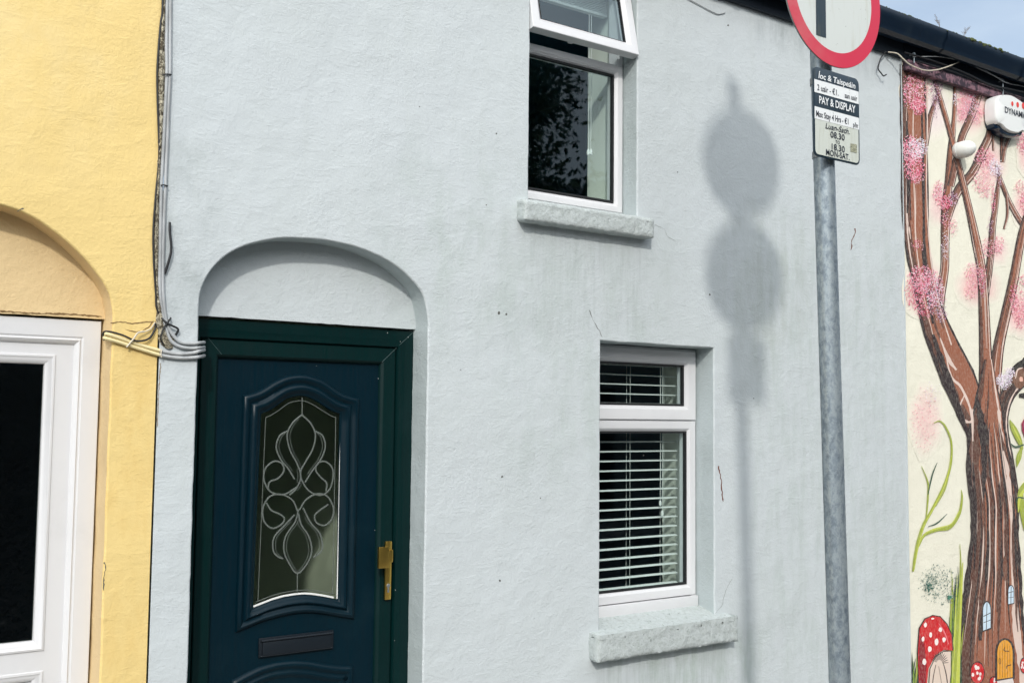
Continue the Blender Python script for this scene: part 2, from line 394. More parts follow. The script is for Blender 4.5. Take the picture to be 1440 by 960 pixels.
# ------------------------------------------------------------------ the ground
def ground_mat(name, a, b, sc, bump):
    m = mat(name, a, .9, spec=.3); k = N(m); v = k.obj()
    k.l(k.mix(k.rng(k.noise(v, sc, 8, .7), .35, .65), a, b), k.b.inputs['Base Color']); k.l(k.bump(k.noise(v, sc*9, 5, .7), bump), k.b.inputs['Normal']); return m
M['road'] = ground_mat('asphalt', (.05, .05, .052), (.075, .075, .075), 3, .01)
M['pave'] = ground_mat('concrete_pavement', (.17, .17, .165), (.22, .22, .21), 2, .004)
M['kerb'] = ground_mat('granite_kerb', (.28, .28, .28), (.36, .36, .35), 20, .002)
g = MB(); g.add([(-150, -150, -.13), (150, -150, -.13), (150, 150, -.13), (-150, 150, -.13)], [(0, 1, 2, 3)]); tag(g.build('ground', M['road'], None, 0), kind='structure')
g = MB(); g.add([(-60, -7.9, -.12), (60, -7.9, -.12), (60, -2.05, -.12), (-60, -2.05, -.12)], [(0, 1, 2, 3)]); tag(g.build('road', M['road'], None, 0), kind='structure')
g = MB(); g.box(-60, 60, -1.9, .03, -.14, 0); g.box(-60, 60, -10.4, -8.05, -.14, 0); tag(g.build('pavement', M['pave'], None, 0), kind='structure')
g = MB(); g.box(-60, 60, -2.05, -1.903, -.15, .012, .012); g.box(-60, 60, -8.047, -7.9, -.15, .012, .012); tag(g.build('kerb', M['kerb']), kind='structure')

# ------------------------------------------------------------------ houses
def wobble(loop, amp, sd):
    out = []
    for x, z in loop:
        n_ = noise.noise_vector(Vector((x*9+sd, z*9, sd))) + .5*noise.noise_vector(Vector((x*31+sd, z*31, sd)))
        out.append((x+n_.x*amp, z+n_.y*amp))
    return out
def wall(parent, outer, holes, m_face, m_reveal, name='wall', back=.33, r=.006):
    mb = MB(); fh = []
    for hi, (loop, split) in enumerate(holes):
        H = wobble(densify(loop, .022), .0022, hi*3.1+outer[0][0])
        ls = [[(x, y, z) for x, z in offset(H, -t)] for t, y in ((r, 0), (r*.62, r*.10), (r*.25, r*.38), (0, r))]
        fh.append([(p[0], p[2]) for p in ls[0]])
        mb.loft(ls, True, mi=0)
        mb.loft([[(x, r, z) for x, z in H], [(x, back, z) for x, z in H]], True, mi=1)
    add_fill(mb, outer, fh, 0, 0)
    return mb.build(name, [m_face, m_reveal], parent, 40)
def room(parent, x0, x1, z0, z1, hole, m_, back=4.2, name='room', front=.33):
    mb = MB(); mb.add([(x0,front,z0),(x1,front,z0),(x1,back,z0),(x0,back,z0),(x0,front,z1),(x1,front,z1),(x1,back,z1),(x0,back,z1)],
                      [(0,3,2,1),(4,5,6,7),(1,2,6,5),(2,3,7,6),(3,0,4,7)])
    add_fill(mb, rect(x0, x1, z0, z1), [hole], front)
    return mb.build(name, m_, parent, 0)
EAVE = 3.76
def roof(parent, x0, x1):
    mb = MB(); y = -.10; z = EAVE+.015
    a = R(30); n = 9; random.seed(int(x0*10))
    w_ = .30; k_ = int(math.ceil((x1-x0)/w_))
    for row in range(14):
        for i in range(-1, k_+1):
            xa = x0+i*w_+(row % 2)*.15; xb = min(xa+w_-.006, x1); xa = max(xa, x0)
            if xb <= xa: continue
            ya = y+row*.22*math.cos(a); za = z+row*.22*math.sin(a)+random.uniform(0, .004)
            yb = ya+.30*math.cos(a); zb = za+.30*math.sin(a)-.010
            mb.add([(xa, ya, za), (xb, ya, za), (xb, yb, zb), (xa, yb, zb), (xa, ya, za+.012), (xb, ya, za+.012), (xb, yb, zb+.012), (xa, yb, zb+.012)],
                   [(0,1,2,3),(4,5,6,7),(0,1,5,4),(1,2,6,5),(2,3,7,6),(3,0,4,7)])
    yr = y+14*.22*math.cos(a); zr = z+14*.22*math.sin(a)
    mb.add([(x0, y+.02, z-.02), (x1, y+.02, z-.02), (x1, yr, zr-.02), (x0, yr, zr-.02), (x0, 2*yr, z-.02), (x1, 2*yr, z-.02)], [(0,1,2,3),(3,2,5,4)])
    ro = mb.build('roof', M['slate'], parent, 0)
    return ro
def gutter(parent, x0, x1, ov=0):
    prof = [(-.022, EAVE+.012), (-.026, EAVE-.055), (-.05, EAVE-.096), (-.095, EAVE-.106), (-.118, EAVE-.092), (-.124, EAVE-.064), (-.139, EAVE-.040), (-.146, EAVE-.006), (-.146, EAVE+.010), (-.140, EAVE+.012),
            (-.140, EAVE-.006), (-.133, EAVE-.038), (-.118, EAVE-.062), (-.112, EAVE-.088), (-.095, EAVE-.100), (-.05, EAVE-.090), (-.031, EAVE-.053), (-.028, EAVE+.012)]
    mb = MB(); mb.loft([[(x, y, z) for y, z in prof] for x in (x0, x1)], True, True, True)
    gu = mb.build('gutter', M['navy'], parent, 30)
    x = x0+.22
    while x < x1:
        b = MB(); pr = [(yy*1.03-.001, zz-.004) for yy, zz in prof[:9]]
        b.loft([[(q, yy, zz) for yy, zz in pr] for q in (x, x+.028)], False)
        bo = b.build('gutter_bracket', M['navy'], gu, 30)
        x += .8
    return gu

# ---- blue house openings
arch_px = [(604,470),(603.5,447),(596.5,418),(582.2,396.5),(561,377),(536,361.5),(508.8,349.8),(475,340.6),(437,335.3),(397.6,335),(363,340.5),(335.7,349.6),(312.8,363.6),(294.4,384),(283,409),(277.5,439)]
arch = [P(*q) for q in arch_px]; arch = [(p.x, p.z) for p in arch]
XR = 2.082; XL = 1.196
arch = [(min(x, XR), z) for x, z in arch]; arch[-1] = (XL, arch[-1][1]); arch[0] = (XR, arch[0][1])
ac = [(v.x, v.y) for v in cat([Vector((x, z, 0)) for x, z in arch], 5)]
door_open = [(XL, .0), (XR, .0)] + ac
LW = (2.936, 3.618, .700, 1.930); UW = (2.548, 3.142, 2.484, 3.640)
blue = empty('terraced_house', (3.07, 0, 0), 'pale blue grey rendered house with a dark arched doorway and two white windows', 'house')
wall(blue, rect(1.068, 5.080, -.12, EAVE), [(door_open, 0), (rect(*LW), 0), (rect(*UW), 0)], M['blue'], M['blue_in'])
# tympanum over the door
tym_z = 1.937
def tympanum(parent, arc, xl, xr, zb, y, m_):
    lp = [(xl, zb), (xr, zb)] + [p for p in arc if p[1] > zb+.01]
    lp = [(x+(.004 if x > (xl+xr)/2 else -.004), z+(.004 if z > zb+.02 else 0)) for x, z in lp]
    mb = MB(); lpd = densify(lp, .03)
    low = [(x, z+(noise.noise(Vector((x*30, 2, 1)))*.0025 if z < zb+.001 else 0)) for x, z in lpd]
    add_fill(mb, low, [], y); mb.loft([[(x, y, z) for x, z in low], [(x, y+.06, z) for x, z in low]], True)
    return mb.build('arch_infill', m_, parent, 30)
tympanum(blue, ac, XL, XR, tym_z, .098, M['blue'])
room(blue, 1.10, 2.11, -.02, 2.40, door_open, M['hall'], 1.9, 'hallway')
room(blue, 2.30, 5.0, .15, 2.30, rect(*LW), M['room'])
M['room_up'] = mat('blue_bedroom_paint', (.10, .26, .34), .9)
room(blue, 1.90, 4.4, 2.42, 3.74, rect(*UW), M['room_up'], 2.6)
roof(blue, 1.068, 5.080); gutter(blue, 1.068, 5.085)
fb = MB(); fb.box(1.068, 5.080, -.024, -.001, 3.598, EAVE+.008, .002); fb.build('fascia_board', M['fascia'], blue)

# ---- cream inner reveals and window boards behind the frames
def inner(parent, W, y0, top=True):
    x0, x1, z0, z1 = W; mb = MB()
    t = .006
    mb.box(x0+t-.004, x0+t, y0, .335, z0, z1); mb.box(x1-t, x1-t+.004, y0, .335, z0, z1); mb.box(x0, x1, y0, .335, z1-t, z1-t+.004)
    mb.build('inner_reveal', M['reveal'], parent, 0)
    b = MB(); b.box(x0+.002, x1-.002, y0, .375, z0-.002, z0+.030, .004); b.build('window_board', M['board'], parent)

# ---- white windows
def pane_unit(parent, x0, x1, z0, z1, y, name='pane', bead=.022):
    """glazing bead, black gasket and the pane"""
    g_ = MB(); sweep(g_, rect(x0, x1, z0, z1), [(-.001, y-.010), (.0075, y-.010), (.0075, y+.006), (-.001, y+.006)]); g_.build('gasket', M['rubber'], parent)
    p = MB(); p.add([(x0, y, z0), (x1, y, z0), (x1, y, z1), (x0, y, z1)], [(0, 1, 2, 3)]); return p.build(name, M['glass'], parent, 0)
def frame_prof(w_, yf, yb, step=0):
    return [(0, yb), (0, yf+.002), (.002, yf), (w_-.020, yf), (w_-.017, yf+.002), (w_-.003, yf+.014), (w_, yf+.018), (w_, yb)]
lo = empty('tmp', (0, 0, 0)); bpy.data.objects.remove(lo)
x0, x1, z0, z1 = LW
YF = .108
fx0, fx1, fz0, fz1 = x0+.004, x1-.006, .760, z1-.004
zt = 1.600     # transom middle
fr = MB()
# outer frame, split in a bottom light and a top-hung sash
sweep(fr, rect(fx0, fx1, fz0, fz1), [(0, YF+.06), (0, YF+.006), (.003, YF+.004), (.030, YF+.004), (.030, YF+.06)])
fr.box(fx0+.02, fx1-.02, YF+.006, YF+.06, zt-.030, zt+.012)
lwf = fr.build('window', M['white'], blue); lwf['label'] = 'lower white window with venetian blind'
s = MB(); sweep(s, rect(fx0+.008, fx1-.008, zt-.003, fz1-.010), frame_prof(.066, YF-.006, YF+.05)); s.build('sash', M['white'], lwf)
s = MB(); sweep(s, rect(fx0+.008, fx1-.008, fz0+.034, zt-.009), frame_prof(.052, YF-.001, YF+.05)); s.build('window_frame', M['white'], lwf)
s = MB(); s.box(fx0+.001, fx1-.001, YF-.012, YF+.05, fz0-.018, fz0+.030, .003); s.build('sill_trim', M['white'], lwf)
pane_unit(lwf, fx0+.074, fx1-.074, zt+.063, fz1-.076, YF+.016)
pane_unit(lwf, fx0+.056, fx1-.056, fz0+.084, zt-.057, YF+.018)
inner(blue, (x0+.002, x1-.004, .772, z1-.004), YF+.062)

x0, x1, z0, z1 = UW
YU = .088
ux0, ux1, uz0, uz1 = x0+.004, x1-.006, 2.512, z1-.004
fr = MB(); sweep(fr, rect(ux0, ux1, uz0-.016, uz1), [(0, YU+.06), (0, YU+.004), (.003, YU+.002), (.034, YU+.002), (.034, YU+.06)])
fr.box(ux0+.02, ux1-.02, YU+.004, YU+.06, 3.150, 3.178)
uwf = fr.build('window', M['white'], blue); uwf['label'] = 'upper white window with its top sash tilted open'
s = MB(); sweep(s, rect(ux0+.006, ux1-.006, uz0+.004, 3.184), frame_prof(.044, YU-.002, YU+.05)); s.build('window_frame', M['white'], uwf)
pane_unit(uwf, ux0+.050, ux1-.050, uz0+.048, 3.140, YU+.016)
inner(blue, (x0+.002, x1-.004, 2.506, z1-.004), YU+.062)
# the tilted sash: built flat, then leaned out about its top edge
hz = 3.632; hy = YU-.004
def lean(mb, ang):
    ca, sa = math.cos(ang), math.sin(ang)
    mb.v = [(x, hy+(y-hy)*ca-(hz-z)*sa, hz-(hz-z)*ca-(y-hy)*sa*1.0) for x, y, z in mb.v]
ANG = math.atan(.088/.43)
s = MB(); sweep(s, rect(ux0-.001, ux1+.001, 3.199, 3.628), frame_prof(.058, YU-.020, YU+.022)); lean(s, ANG); sash = s.build('sash', M['white'], uwf)
sx0, sx1, sz0, sz1 = ux0+.057, ux1-.057, 3.253, 3.570
s = MB(); s.add([(sx0, YU-.0, sz0), (sx1, YU, sz0), (sx1, YU, sz1), (sx0, YU, sz1)], [(0, 1, 2, 3)]); lean(s, ANG); s.build('sash_pane', M['sash_glass'], uwf, 0)
s = MB(); sweep(s, rect(sx0, sx1, sz0, sz1), [(-.001, YU-.006), (.004, YU-.006), (.004, YU+.008), (-.001, YU+.008)]); lean(s, ANG); s.build('gasket', M['rubber'], uwf)
for xs in (ux0+.012, ux1-.012):
    s = MB(); s.tube([(xs, YU+.02, 3.24), (xs, YU-.05, 3.30)], .006, 6, .4); s.build('stay_arm', M['steel'], uwf)
s = MB(); s.box(2.79, 2.815, YU+.035, YU+.055, 3.215, 3.262, .004); s.box(2.795, 2.81, YU+.01, YU+.04, 3.24, 3.256, .003); lean(s, ANG); s.build('sash_handle', M['white'], uwf)

# ---- stone sills
def sill(x0, x1, z0, z1, proj, m_, label, sd, rough, fall, back):
    bm = bmesh.new(); nx, ny, nz = 80, 8, 12
    bmesh.ops.create_cube(bm, size=1); 
    for v in bm.verts: v.co = Vector(((x0+x1)/2+v.co.x*(x1-x0), (back-proj)/2+v.co.y*(proj+back), (z0+z1)/2+v.co.z*(z1-z0)))
    for ax, cnt, a, b in ((0, 90, x0, x1), (2, 12, z0, z1), (1, 14, -proj, back)):
        for i in range(1, cnt):
            c = a+(b-a)*i/cnt; co = [0, 0, 0]; no = [0, 0, 0]; co[ax] = c; no[ax] = 1
            bmesh.ops.bisect_plane(bm, geom=bm.verts[:]+bm.edges[:]+bm.faces[:], plane_co=co, plane_no=no)
    for v in bm.verts:
        c = v.co; ex = min(abs(c.x-x0), abs(c.x-x1)); ey = abs(c.y+proj); ez = min(abs(c.z-z0), abs(c.z-z1))
        e = sorted((ex, ey, ez))[:2]
        cen = Vector(((min(max(c.x, x0+.02), x1-.02)), max(c.y, -proj+.02), min(max(c.z, z0+.02), z1-.02)))
        if e[1] < .012: c += (cen-c).normalized()*(.012-e[1])*.45
        d = noise.noise_vector(c*28+Vector((sd, 0, 0)))*rough + noise.noise_vector(c*75+Vector((sd, 5, 0)))*rough*.6
        if c.z < z0+.02: d *= 1.7
        v.co = c+d
        # weathered fall of the top towards the street
        if c.z > z1-.03: v.co.z -= (.11-c.y)*fall*(1 if c.z > z1-.012 else .6)
    me = bpy.data.meshes.new('window_sill'); bm.to_mesh(me); bm.free()
    o = link('window_sill', me, m_, blue, 60); o['label'] = label; return o
sill(2.880, 3.712, .597, .748, .060, M['sill'], 'flaking lower window sill', 1, .0030, .30, .135)
sill(2.490, 3.195, 2.390, 2.496, .058, M['sill_up'], 'upper window sill', 5, .0018, .10, .09)

# ---- front door (navy leaf, green frame)
YD = .112
door_e = blue
fr = MB()
ic = P(561.6, 485, YD); sc_ = P(535.5, 511, YD+.012); sl_ = P(312.7, 500, YD+.012); il_ = P(287.5, 469, YD)
wo = 2.078-ic.x
sweep(fr, rect(1.180, 2.084, -.05, 1.929), [(0, YD+.07), (0, YD), (.035, YD), (.040, YD+.002), (.062, YD+.004), (.066, YD+.012), (.068, YD+.030), (.068, YD+.07)])
dfr = fr.build('door_frame', M['dframe'], blue)
lx0, lx1, lz1 = 1.180+.071, 2.084-.071, 1.932-.071
s = MB(); sweep(s, rect(lx0, lx1, .03, lz1), [(0, YD+.06), (0, YD+.016), (.003, YD+.013), (.052, YD+.011), (.058, YD+.015), (.064, YD+.026), (.066, YD+.034), (.066, YD+.06)])
s.build('sash_frame', M['dframe'], dfr)
# leaf slab with a hole for the glass
def PW(pts, y): return [(lambda p: (p.x, p.z))(P(a, b, y)) for a, b in pts]
ZS = lambda pts: [(320+a/2.527, 500+b/2.527) for a, b in pts]     # tracing scale -> photo pixels
YL = YD+.030
top_o = [(506,560),(496,557.8),(482,553.4),(472,547),(462.5,539.6),(453,533.5),(442.7,529.7),(433,527),(423,526),(413,526.4),(403,528.5),(393,532.5),(383,537.6),(373,544.5),(363.5,549.5),(352,553.5),(341.8,555.4)]
bot_o = [(331.5,889),(349.8,882),(365.8,875),(388.8,868.4),(411.7,863.3),(434.6,861.5),(457.5,863.8),(480,868),(498.8,870.6)]
top_g = [(478,582),(468,579),(458.5,573),(450,567.5),(442.7,563),(433,558.5),(423.7,556.6),(413,558),(403,561),(395,567),(387,573),(378,578.5),(368,582)]
bot_g = [(356.4,854),(369,849),(383,843.5),(399,839),(415,836.4),(427,835.4),(438.7,836),(456,838.6),(473.5,842)]
def loop4(top, bot, y, n=26, m=16):
    T = [Vector(q) for q in PW(top, y)]; B = [Vector(q) for q in PW(bot, y)]
    T = resample(T, n); B = resample(B, n); Rr = resample([B[-1], T[0]], m); Ll = resample([T[-1], B[0]], m)
    return B[:-1]+Rr[:-1]+T[:-1]+Ll[:-1]
LO = loop4(top_o, bot_o, YL-.008); LG = loop4(top_g, bot_g, YL+.004)
leaf = MB()
slab_out = rect(lx0+.06, lx1-.06, .05, lz1-.06)
add_fill(leaf, slab_out, [[tuple(p) for p in LO]], YL)
add_fill(leaf, slab_out, [[tuple(p) for p in offset([tuple(p) for p in LG], -.012)]], YL+.03)
leafo = leaf.build('door', M['door'], blue, 0); leafo['label'] = 'navy blue front door with bevelled glass'
prof = [(0, 0), (.03, -.007), (.10, -.013), (.22, -.015), (.33, -.009), (.40, -.004), (.46, -.004), (.52, -.010), (.60, -.014), (.72, -.012), (.82, -.003), (.90, .002), (.96, .003), (1, .010)]
s = MB(); s.loft([[(a.x+(b.x-a.x)*f, YL+d, a.y+(b.y-a.y)*f) for a, b in zip(LO, LG)] for f, d in prof], True)
s.build('moulding', M['door'], leafo, 50)
s = MB(); add_fill(s, [tuple(p) for p in LG], [], YL+.008); s.build('door_glass', M['frosted'], leafo, 0)
# pale spacer bar on the right and lower edge of the glass, thin border line and scroll work
nb = len(LG)
def gl(pts, y=YL+.005): return [P(a, b, y) for a, b in ZS(pts)]
s = MB(); s.tube(gl([(405, 212), (400, 400), (396, 620), (390, 862)]), .0042, 6, .5); s.tube([Vector((p.x, YL+.005, p.y+.004)) for p in LG[:25]], .0038, 6, .5)
s.build('spacer_bar', M['cord'], leafo)
s = MB()
inn = offset([tuple(p) for p in LG], .016); inn = inn+[inn[0]]
s.tube([(x, YL+.005, z) for x, z in inn], .0015, 5, .5)
s.tube(gl([(265, 148), (265, 210)]), .0018, 6); s.tube(gl([(248, 772), (247, 845)]), .0018, 6)
A = [
 [(264,210),(232,238),(212,280),(222,335),(248,385),(260,430),(245,470),(220,495)],
 [(264,210),(295,240),(312,280),(303,330),(280,372),(260,410),(264,442),(290,480),(330,495),(362,475),(375,430),(370,395),(345,375),(320,383),(314,408),(332,432),(352,452),(350,480)],
 [(244,468),(200,492),(152,482),(129,440),(135,400),(165,375),(192,382),(200,408),(180,435),(150,448),(143,475)],
 [(212,268),(185,285),(173,325),(190,370),(215,400),(238,438)],
 [(312,268),(338,285),(347,325),(330,370),(300,410),(275,450)],
 [(248,550),(230,512),(190,492),(150,500),(126,540),(130,588),(158,612),(190,600),(202,578),(185,562),(155,548),(138,522)],
 [(255,548),(280,510),(320,490),(355,500),(376,540),(370,580),(345,602),(316,592),(310,567),(330,547),(358,528)],
 [(252,545),(240,590),(207,640),(200,690),(218,735),(248,772),(284,735),(299,690),(288,640),(262,600),(252,560)],
 [(238,565),(200,605),(165,645),(162,690),(178,712),(197,720)],
 [(268,540),(295,592),(328,632),(337,680),(325,702),(303,716)],
]
for c_ in A:
    pts = cat([Vector((a, b, 0)) for a, b in c_], 7); s.tube(gl([(p.x, p.y) for p in pts]), .0032, 6, .45)
for c_ in (A[0], A[3], A[7], A[8], A[9], A[4]):
    pts = cat([Vector((a, b, 0)) for a, b in c_], 7)
    q = [(p.x+(10 if p.x < 255 else -10), p.y) for p in pts][4:-5]
    s.tube(gl(q), .0010, 5, .5)
s.build('scroll_work', M['bevel'], leafo)
# lower moulded panel
top_l = [(496.5,934.8),(480,935),(457.5,932.5),(434.6,928),(411.7,926.8),(389,929),(366,935),(343,946),(324.6,956.6)]
T = [Vector(q) for q in PW(top_l, YL)]; T = resample(T, 24)
LP = [Vector((T[-1].x, .22)), Vector((T[0].x, .22))]+T
s = MB(); lp = [tuple(p) for p in LP]
ls = []
for t, d in ((0, .001), (.004, -.007), (.012, -.013), (.020, -.013), (.028, -.005), (.034, -.004), (.040, -.009), (.048, -.010), (.058, -.001), (.064, .001)):
    ls.append([(x, YL+d, z) for x, z in offset(lp, t)])
s.loft(ls, True); s.build('lower_moulding', M['door'], leafo, 50)
# letter plate
a, b, c_ = P(363, 897, YL), P(468, 884, YL), P(468, 910, YL)
lx, lX, lzt, lzb = a.x, b.x, (a.z+b.z)/2, (a.z+b.z)/2-(b.z-c_.z)
s = MB(); s.box(lx, lX, YL-.008, YL-.0005, lzb, lzt, .003); s.box(lx+.012, lX-.012, YL-.014, YL-.006, lzb+.006, lzt-.015, .002)
s.tube([(lx+.006, YL-.013, lzt-.009), (lX-.006, YL-.013, lzt-.009)], .0045, 8); s.tube([(lx+.006, YL-.010, lzb+.004), (lX-.006, YL-.010, lzb+.004)], .0025, 6)
s.build('letter_plate', M['letter'], leafo)
# brass handle
HY = YD+.010
p0, p1 = P(546, 760, HY), P(545, 842, HY)
hx = 1.966; hx = P(546, 800, HY-.01).x
s = MB(); s.box(hx-.0135, hx+.0135, HY-.012, HY, p1.z, p0.z, .004); 
hy_ = HY-.050; ha, hb = P(533, 769, hy_), P(547.5, 798, hy_); s.box(ha.x, hb.x, hy_, hy_+.013, hb.z, ha.z, .003); s.box(hx-.013, hx+.004, hy_+.011, HY-.008, hb.z+.018, ha.z-.014, .003)
hd = s.build('door_handle', M['brass'], leafo)
s = MB(); kz = p1.z+.045
s.revolve((hx, HY-.012, kz+.008), (0, -1, 0), [(.0075, -.002), (.0075, .002), (.0055, .003)], 16); s.box(hx-.0035, hx+.0035, HY-.0145, HY-.010, kz-.018, kz+.004, .001); s.build('lock_cylinder', M['steel'], leafo)
M['joint'] = mat('worn_mitre_joint', (.08, .13, .13), .6)
for q0, q1, yy in ((P(582, 466, YD), P(561.5, 485, YD+.001), YD-.0006), (P(559.5, 487, YD+.012), P(537, 509, YD+.012), YD+.0108), (P(290, 472, YD+.012), P(311.5, 498, YD+.012), YD+.0108)):
    s = MB(); s.tube([(q0.x, yy, q0.z), (q1.x, yy, q1.z)], .0007, 4); s.build('mitre_joint', M['joint'], dfr)
random.seed(17)
for a, b, r_ in ((532,532,.8),(527,745,.7),(556,829,1.0),(555,900,.6),(445,514,.5),(563,480,.9),(545,468,1.1),(574,474,1.0)):
    c_ = P(a, b, YD-.001 if a > 540 else YD+.009); s = MB(); s.revolve(c_, (0, -1, 0), [(.0014*r_, 0), (.0009*r_, .0004)], 7); s.build('paint_fleck', M['cord'], dfr)
ds = MB(); ds.box(1.19, 2.09, -.10, .16, -.02, .045, .01); ds.build('doorstep', M['kerb'], blue)

# ---- marks on the blue wall
def stroke(mb, pts, y, n=5, taper=True, jit=0, sub=5, mi=0):
    """flat painted stroke on the wall plane; pts (px, py, width px)"""
    q = cat([Vector(p) for p in pts], sub) if len(pts) > 2 else [Vector(p) for p in pts]
    Lp, Rp = [], []
    for i, p in enumerate(q):
        t = (q[min(i+1, len(q)-1)]-q[max(i-1, 0)]); t.z = 0; t = t.normalized() if t.length > 1e-6 else Vector((0, 1, 0)); nn = Vector((-t.y, t.x, 0))
        w_ = p.z*.5
        if jit: w_ *= 1+random.uniform(-jit, jit)
        Lp.append(P(p.x+nn.x*w_, p.y+nn.y*w_, y)); Rp.append(P(p.x-nn.x*w_, p.y-nn.y*w_, y))
    n_ = len(q); mb.add(Lp+Rp, [(i, i+1, n_+i+1, n_+i) for i in range(n_-1)], mi)
def crack(pts, w_, y, m_, parent, amp=1.2):
    mb = MB(); q = []
    for (a, b), (c, d) in zip(pts, pts[1:]):
        k_ = max(2, int(math.hypot(c-a, d-b)/3))
        for i in range(k_): q.append((a+(c-a)*i/k_+random.uniform(-amp, amp), b+(d-b)*i/k_+random.uniform(-amp, amp)*.6, w_*random.uniform(.3, 1.3)))
    q.append((*pts[-1], w_*.2)); stroke(mb, q, y, sub=1); return mb.build('crack', m_, parent, 0)
random.seed(3)
M['hair'] = mat('grey_hairline_crack', (.33, .36, .35), .95)
crack([(1006,862),(1016,850),(1020,830),(1030,812)], .7, -.0006, M['hair'], blue, .8)
crack([(920,316),(934,322),(940,334),(952,340)], .6, -.0006, M['hair'], blue, .8)
crack([(733,280),(740,282),(746,284)], 1.0, -.0006, M['hair'], blue, .5)
crack([(829,436),(834,450),(841,462),(847,474)], .8, -.0006, M['crack'], blue, .8)
crack([(1011,655),(1013,668),(1015,682),(1017,705)], 1.6, -.0006, M['rust'], blue)
crack([(1203,322),(1200,332),(1197,345),(1196,352)], 1.5, -.0006, M['rust'], blue)
s = MB()
for a, b, r_ in ((702,440,2.6),(712,441.5,1.8),(706,670,2),(703,816,2),(698,188,1.4),(684,288,1),(953,242,1),(998,414,1.6),(1024,36,1.5),(648,520,1),(1060,560,1),(760,700,1),(590,150,1),(905,640,1)):
    n_ = 8; q = [P(a+r_*random.uniform(.5, 1.1)*math.cos(i/n_*6.283), b+r_*random.uniform(.5, 1.2)*math.sin(i/n_*6.283), -.0006) for i in range(n_)]; s = MB(); s.add(q, [tuple(range(n_))]); s.build('chip', M['crack'], blue, 0)

# ---- yellow house
yel = empty('terraced_house', (-1.4, 0, 0), 'bright yellow rendered house with a white glazed door under an arch', 'house')
ya_px = [(157.5,470),(158.5,440),(155,415.8),(145.8,397.6),(130.2,376.8),(112,356),(86,332.5),(54.7,310.4),(26,296),(0,287.7)]
ya = [(lambda p: (p.x, p.z))(P(*q)) for q in ya_px]
YX = .918; ya[0] = (YX, ya[0][1]); ya[1] = (YX, ya[1][1]); xc = .465
half = [q for q in ya if q[0] > xc+.02]
top = half+[(xc, half[-1][1]+.018)]+[(2*xc-x, z) for x, z in reversed(half)]
yc = [(v.x, v.y) for v in cat([Vector((x, z, 0)) for x, z in top], 5)]
YXL = 2*xc-YX
yopen = [(YXL, 0), (YX, 0)]+yc
wall(yel, rect(-4.0, 1.062, -.12, EAVE), [(yopen, 0)], M['yellow'], M['peach'])
tympanum(yel, yc, YXL, YX, 1.905, .098, M['peach'])
room(yel, -.4, 1.03, -.02, 2.45, yopen, M['room'], 3, 'hallway')
roof(yel, -4.0, 1.062); gutter(yel, -4.0, 1.064)
YW = .108
s = MB(); sweep(s, rect(YXL+.004, YX-.006, -.04, 1.898), [(0, YW+.07), (0, YW+.002), (.002, YW), (.054, YW), (.058, YW+.003), (.061, YW+.003), (.065, YW-.001), (.072, YW+.003), (.078, YW+.010), (.080, YW+.020), (.080, YW+.07)])
s.build('door_frame', M['white'], yel)
s = MB(); dl = (YXL+.082, YX-.084, .03, 1.821); 
d_out = rect(*dl)
YB = YW+.014
gtop, gbot = 1.772, .872
gx0, gx1 = YXL+.150, YX-.152
s = MB()
add_fill(s, d_out, [rect(gx0, gx1, gbot, gtop), rect(gx0, gx1, .18, .785)], YB)
s.loft([[(x, YB, z) for x, z in d_out], [(x, YB+.05, z) for x, z in d_out]], True)
wd = s.build('door', M['white'], yel, 0); wd['label'] = 'white door with a tall dark pane'
for (za, zb) in ((gbot, gtop), (.18, .785)):
    s = MB(); sweep(s, rect(gx0-.001, gx1+.001, za-.001, zb+.001), [(-.012, YB+.001), (-.010, YB-.004), (-.004, YB-.006), (.002, YB-.002), (.006, YB-.001), (.018, YB+.010), (.020, YB+.018), (.020, YB+.03)], False); s.build('glazing_bead', M['white'], wd, 30)
s = MB(); s.add([(gx0+.018, YB+.018, gbot), (gx1-.018, YB+.018, gbot), (gx1-.018, YB+.018, gtop), (gx0+.018, YB+.018, gtop)], [(0, 1, 2, 3)]); s.build('door_glass', M['glass_ripple'], wd, 0)
s = MB(); s.box(gx0+.01, gx1-.01, YB+.018, YB+.04, .17, .795); s.build('lower_panel', M['white'], wd, 0)
ds = MB(); ds.box(YXL-.01, YX+.01, -.10, .16, -.02, .045, .01); ds.build('doorstep', M['kerb'], yel)
random.seed(5)
crack([(0,437),(40,440),(80,441),(110,442),(143,445)], 2.2, .0965, M['ycrack'], yel, .8)
crack([(156,454),(170,452),(186,455),(200,453),(222,452)], 1.4, -.0006, M['ycrack'], yel, .9)
crack([(176,463),(186,466),(200,466),(208,460),(216,452)], 1.8, -.0006, M['ycrack'], yel, .9)
crack([(24,297),(30,294),(34,293)], 1.6, -.0006, M['crack'], yel, .5)
crack([(226,510),(224,540),(222,570),(221,600)], 1.2, -.0006, M['ycrack'], yel, .7)
crack([(147,790),(148,800),(146,812),(146,830)], 1.8, -.0006, M['crack'], yel, 1)
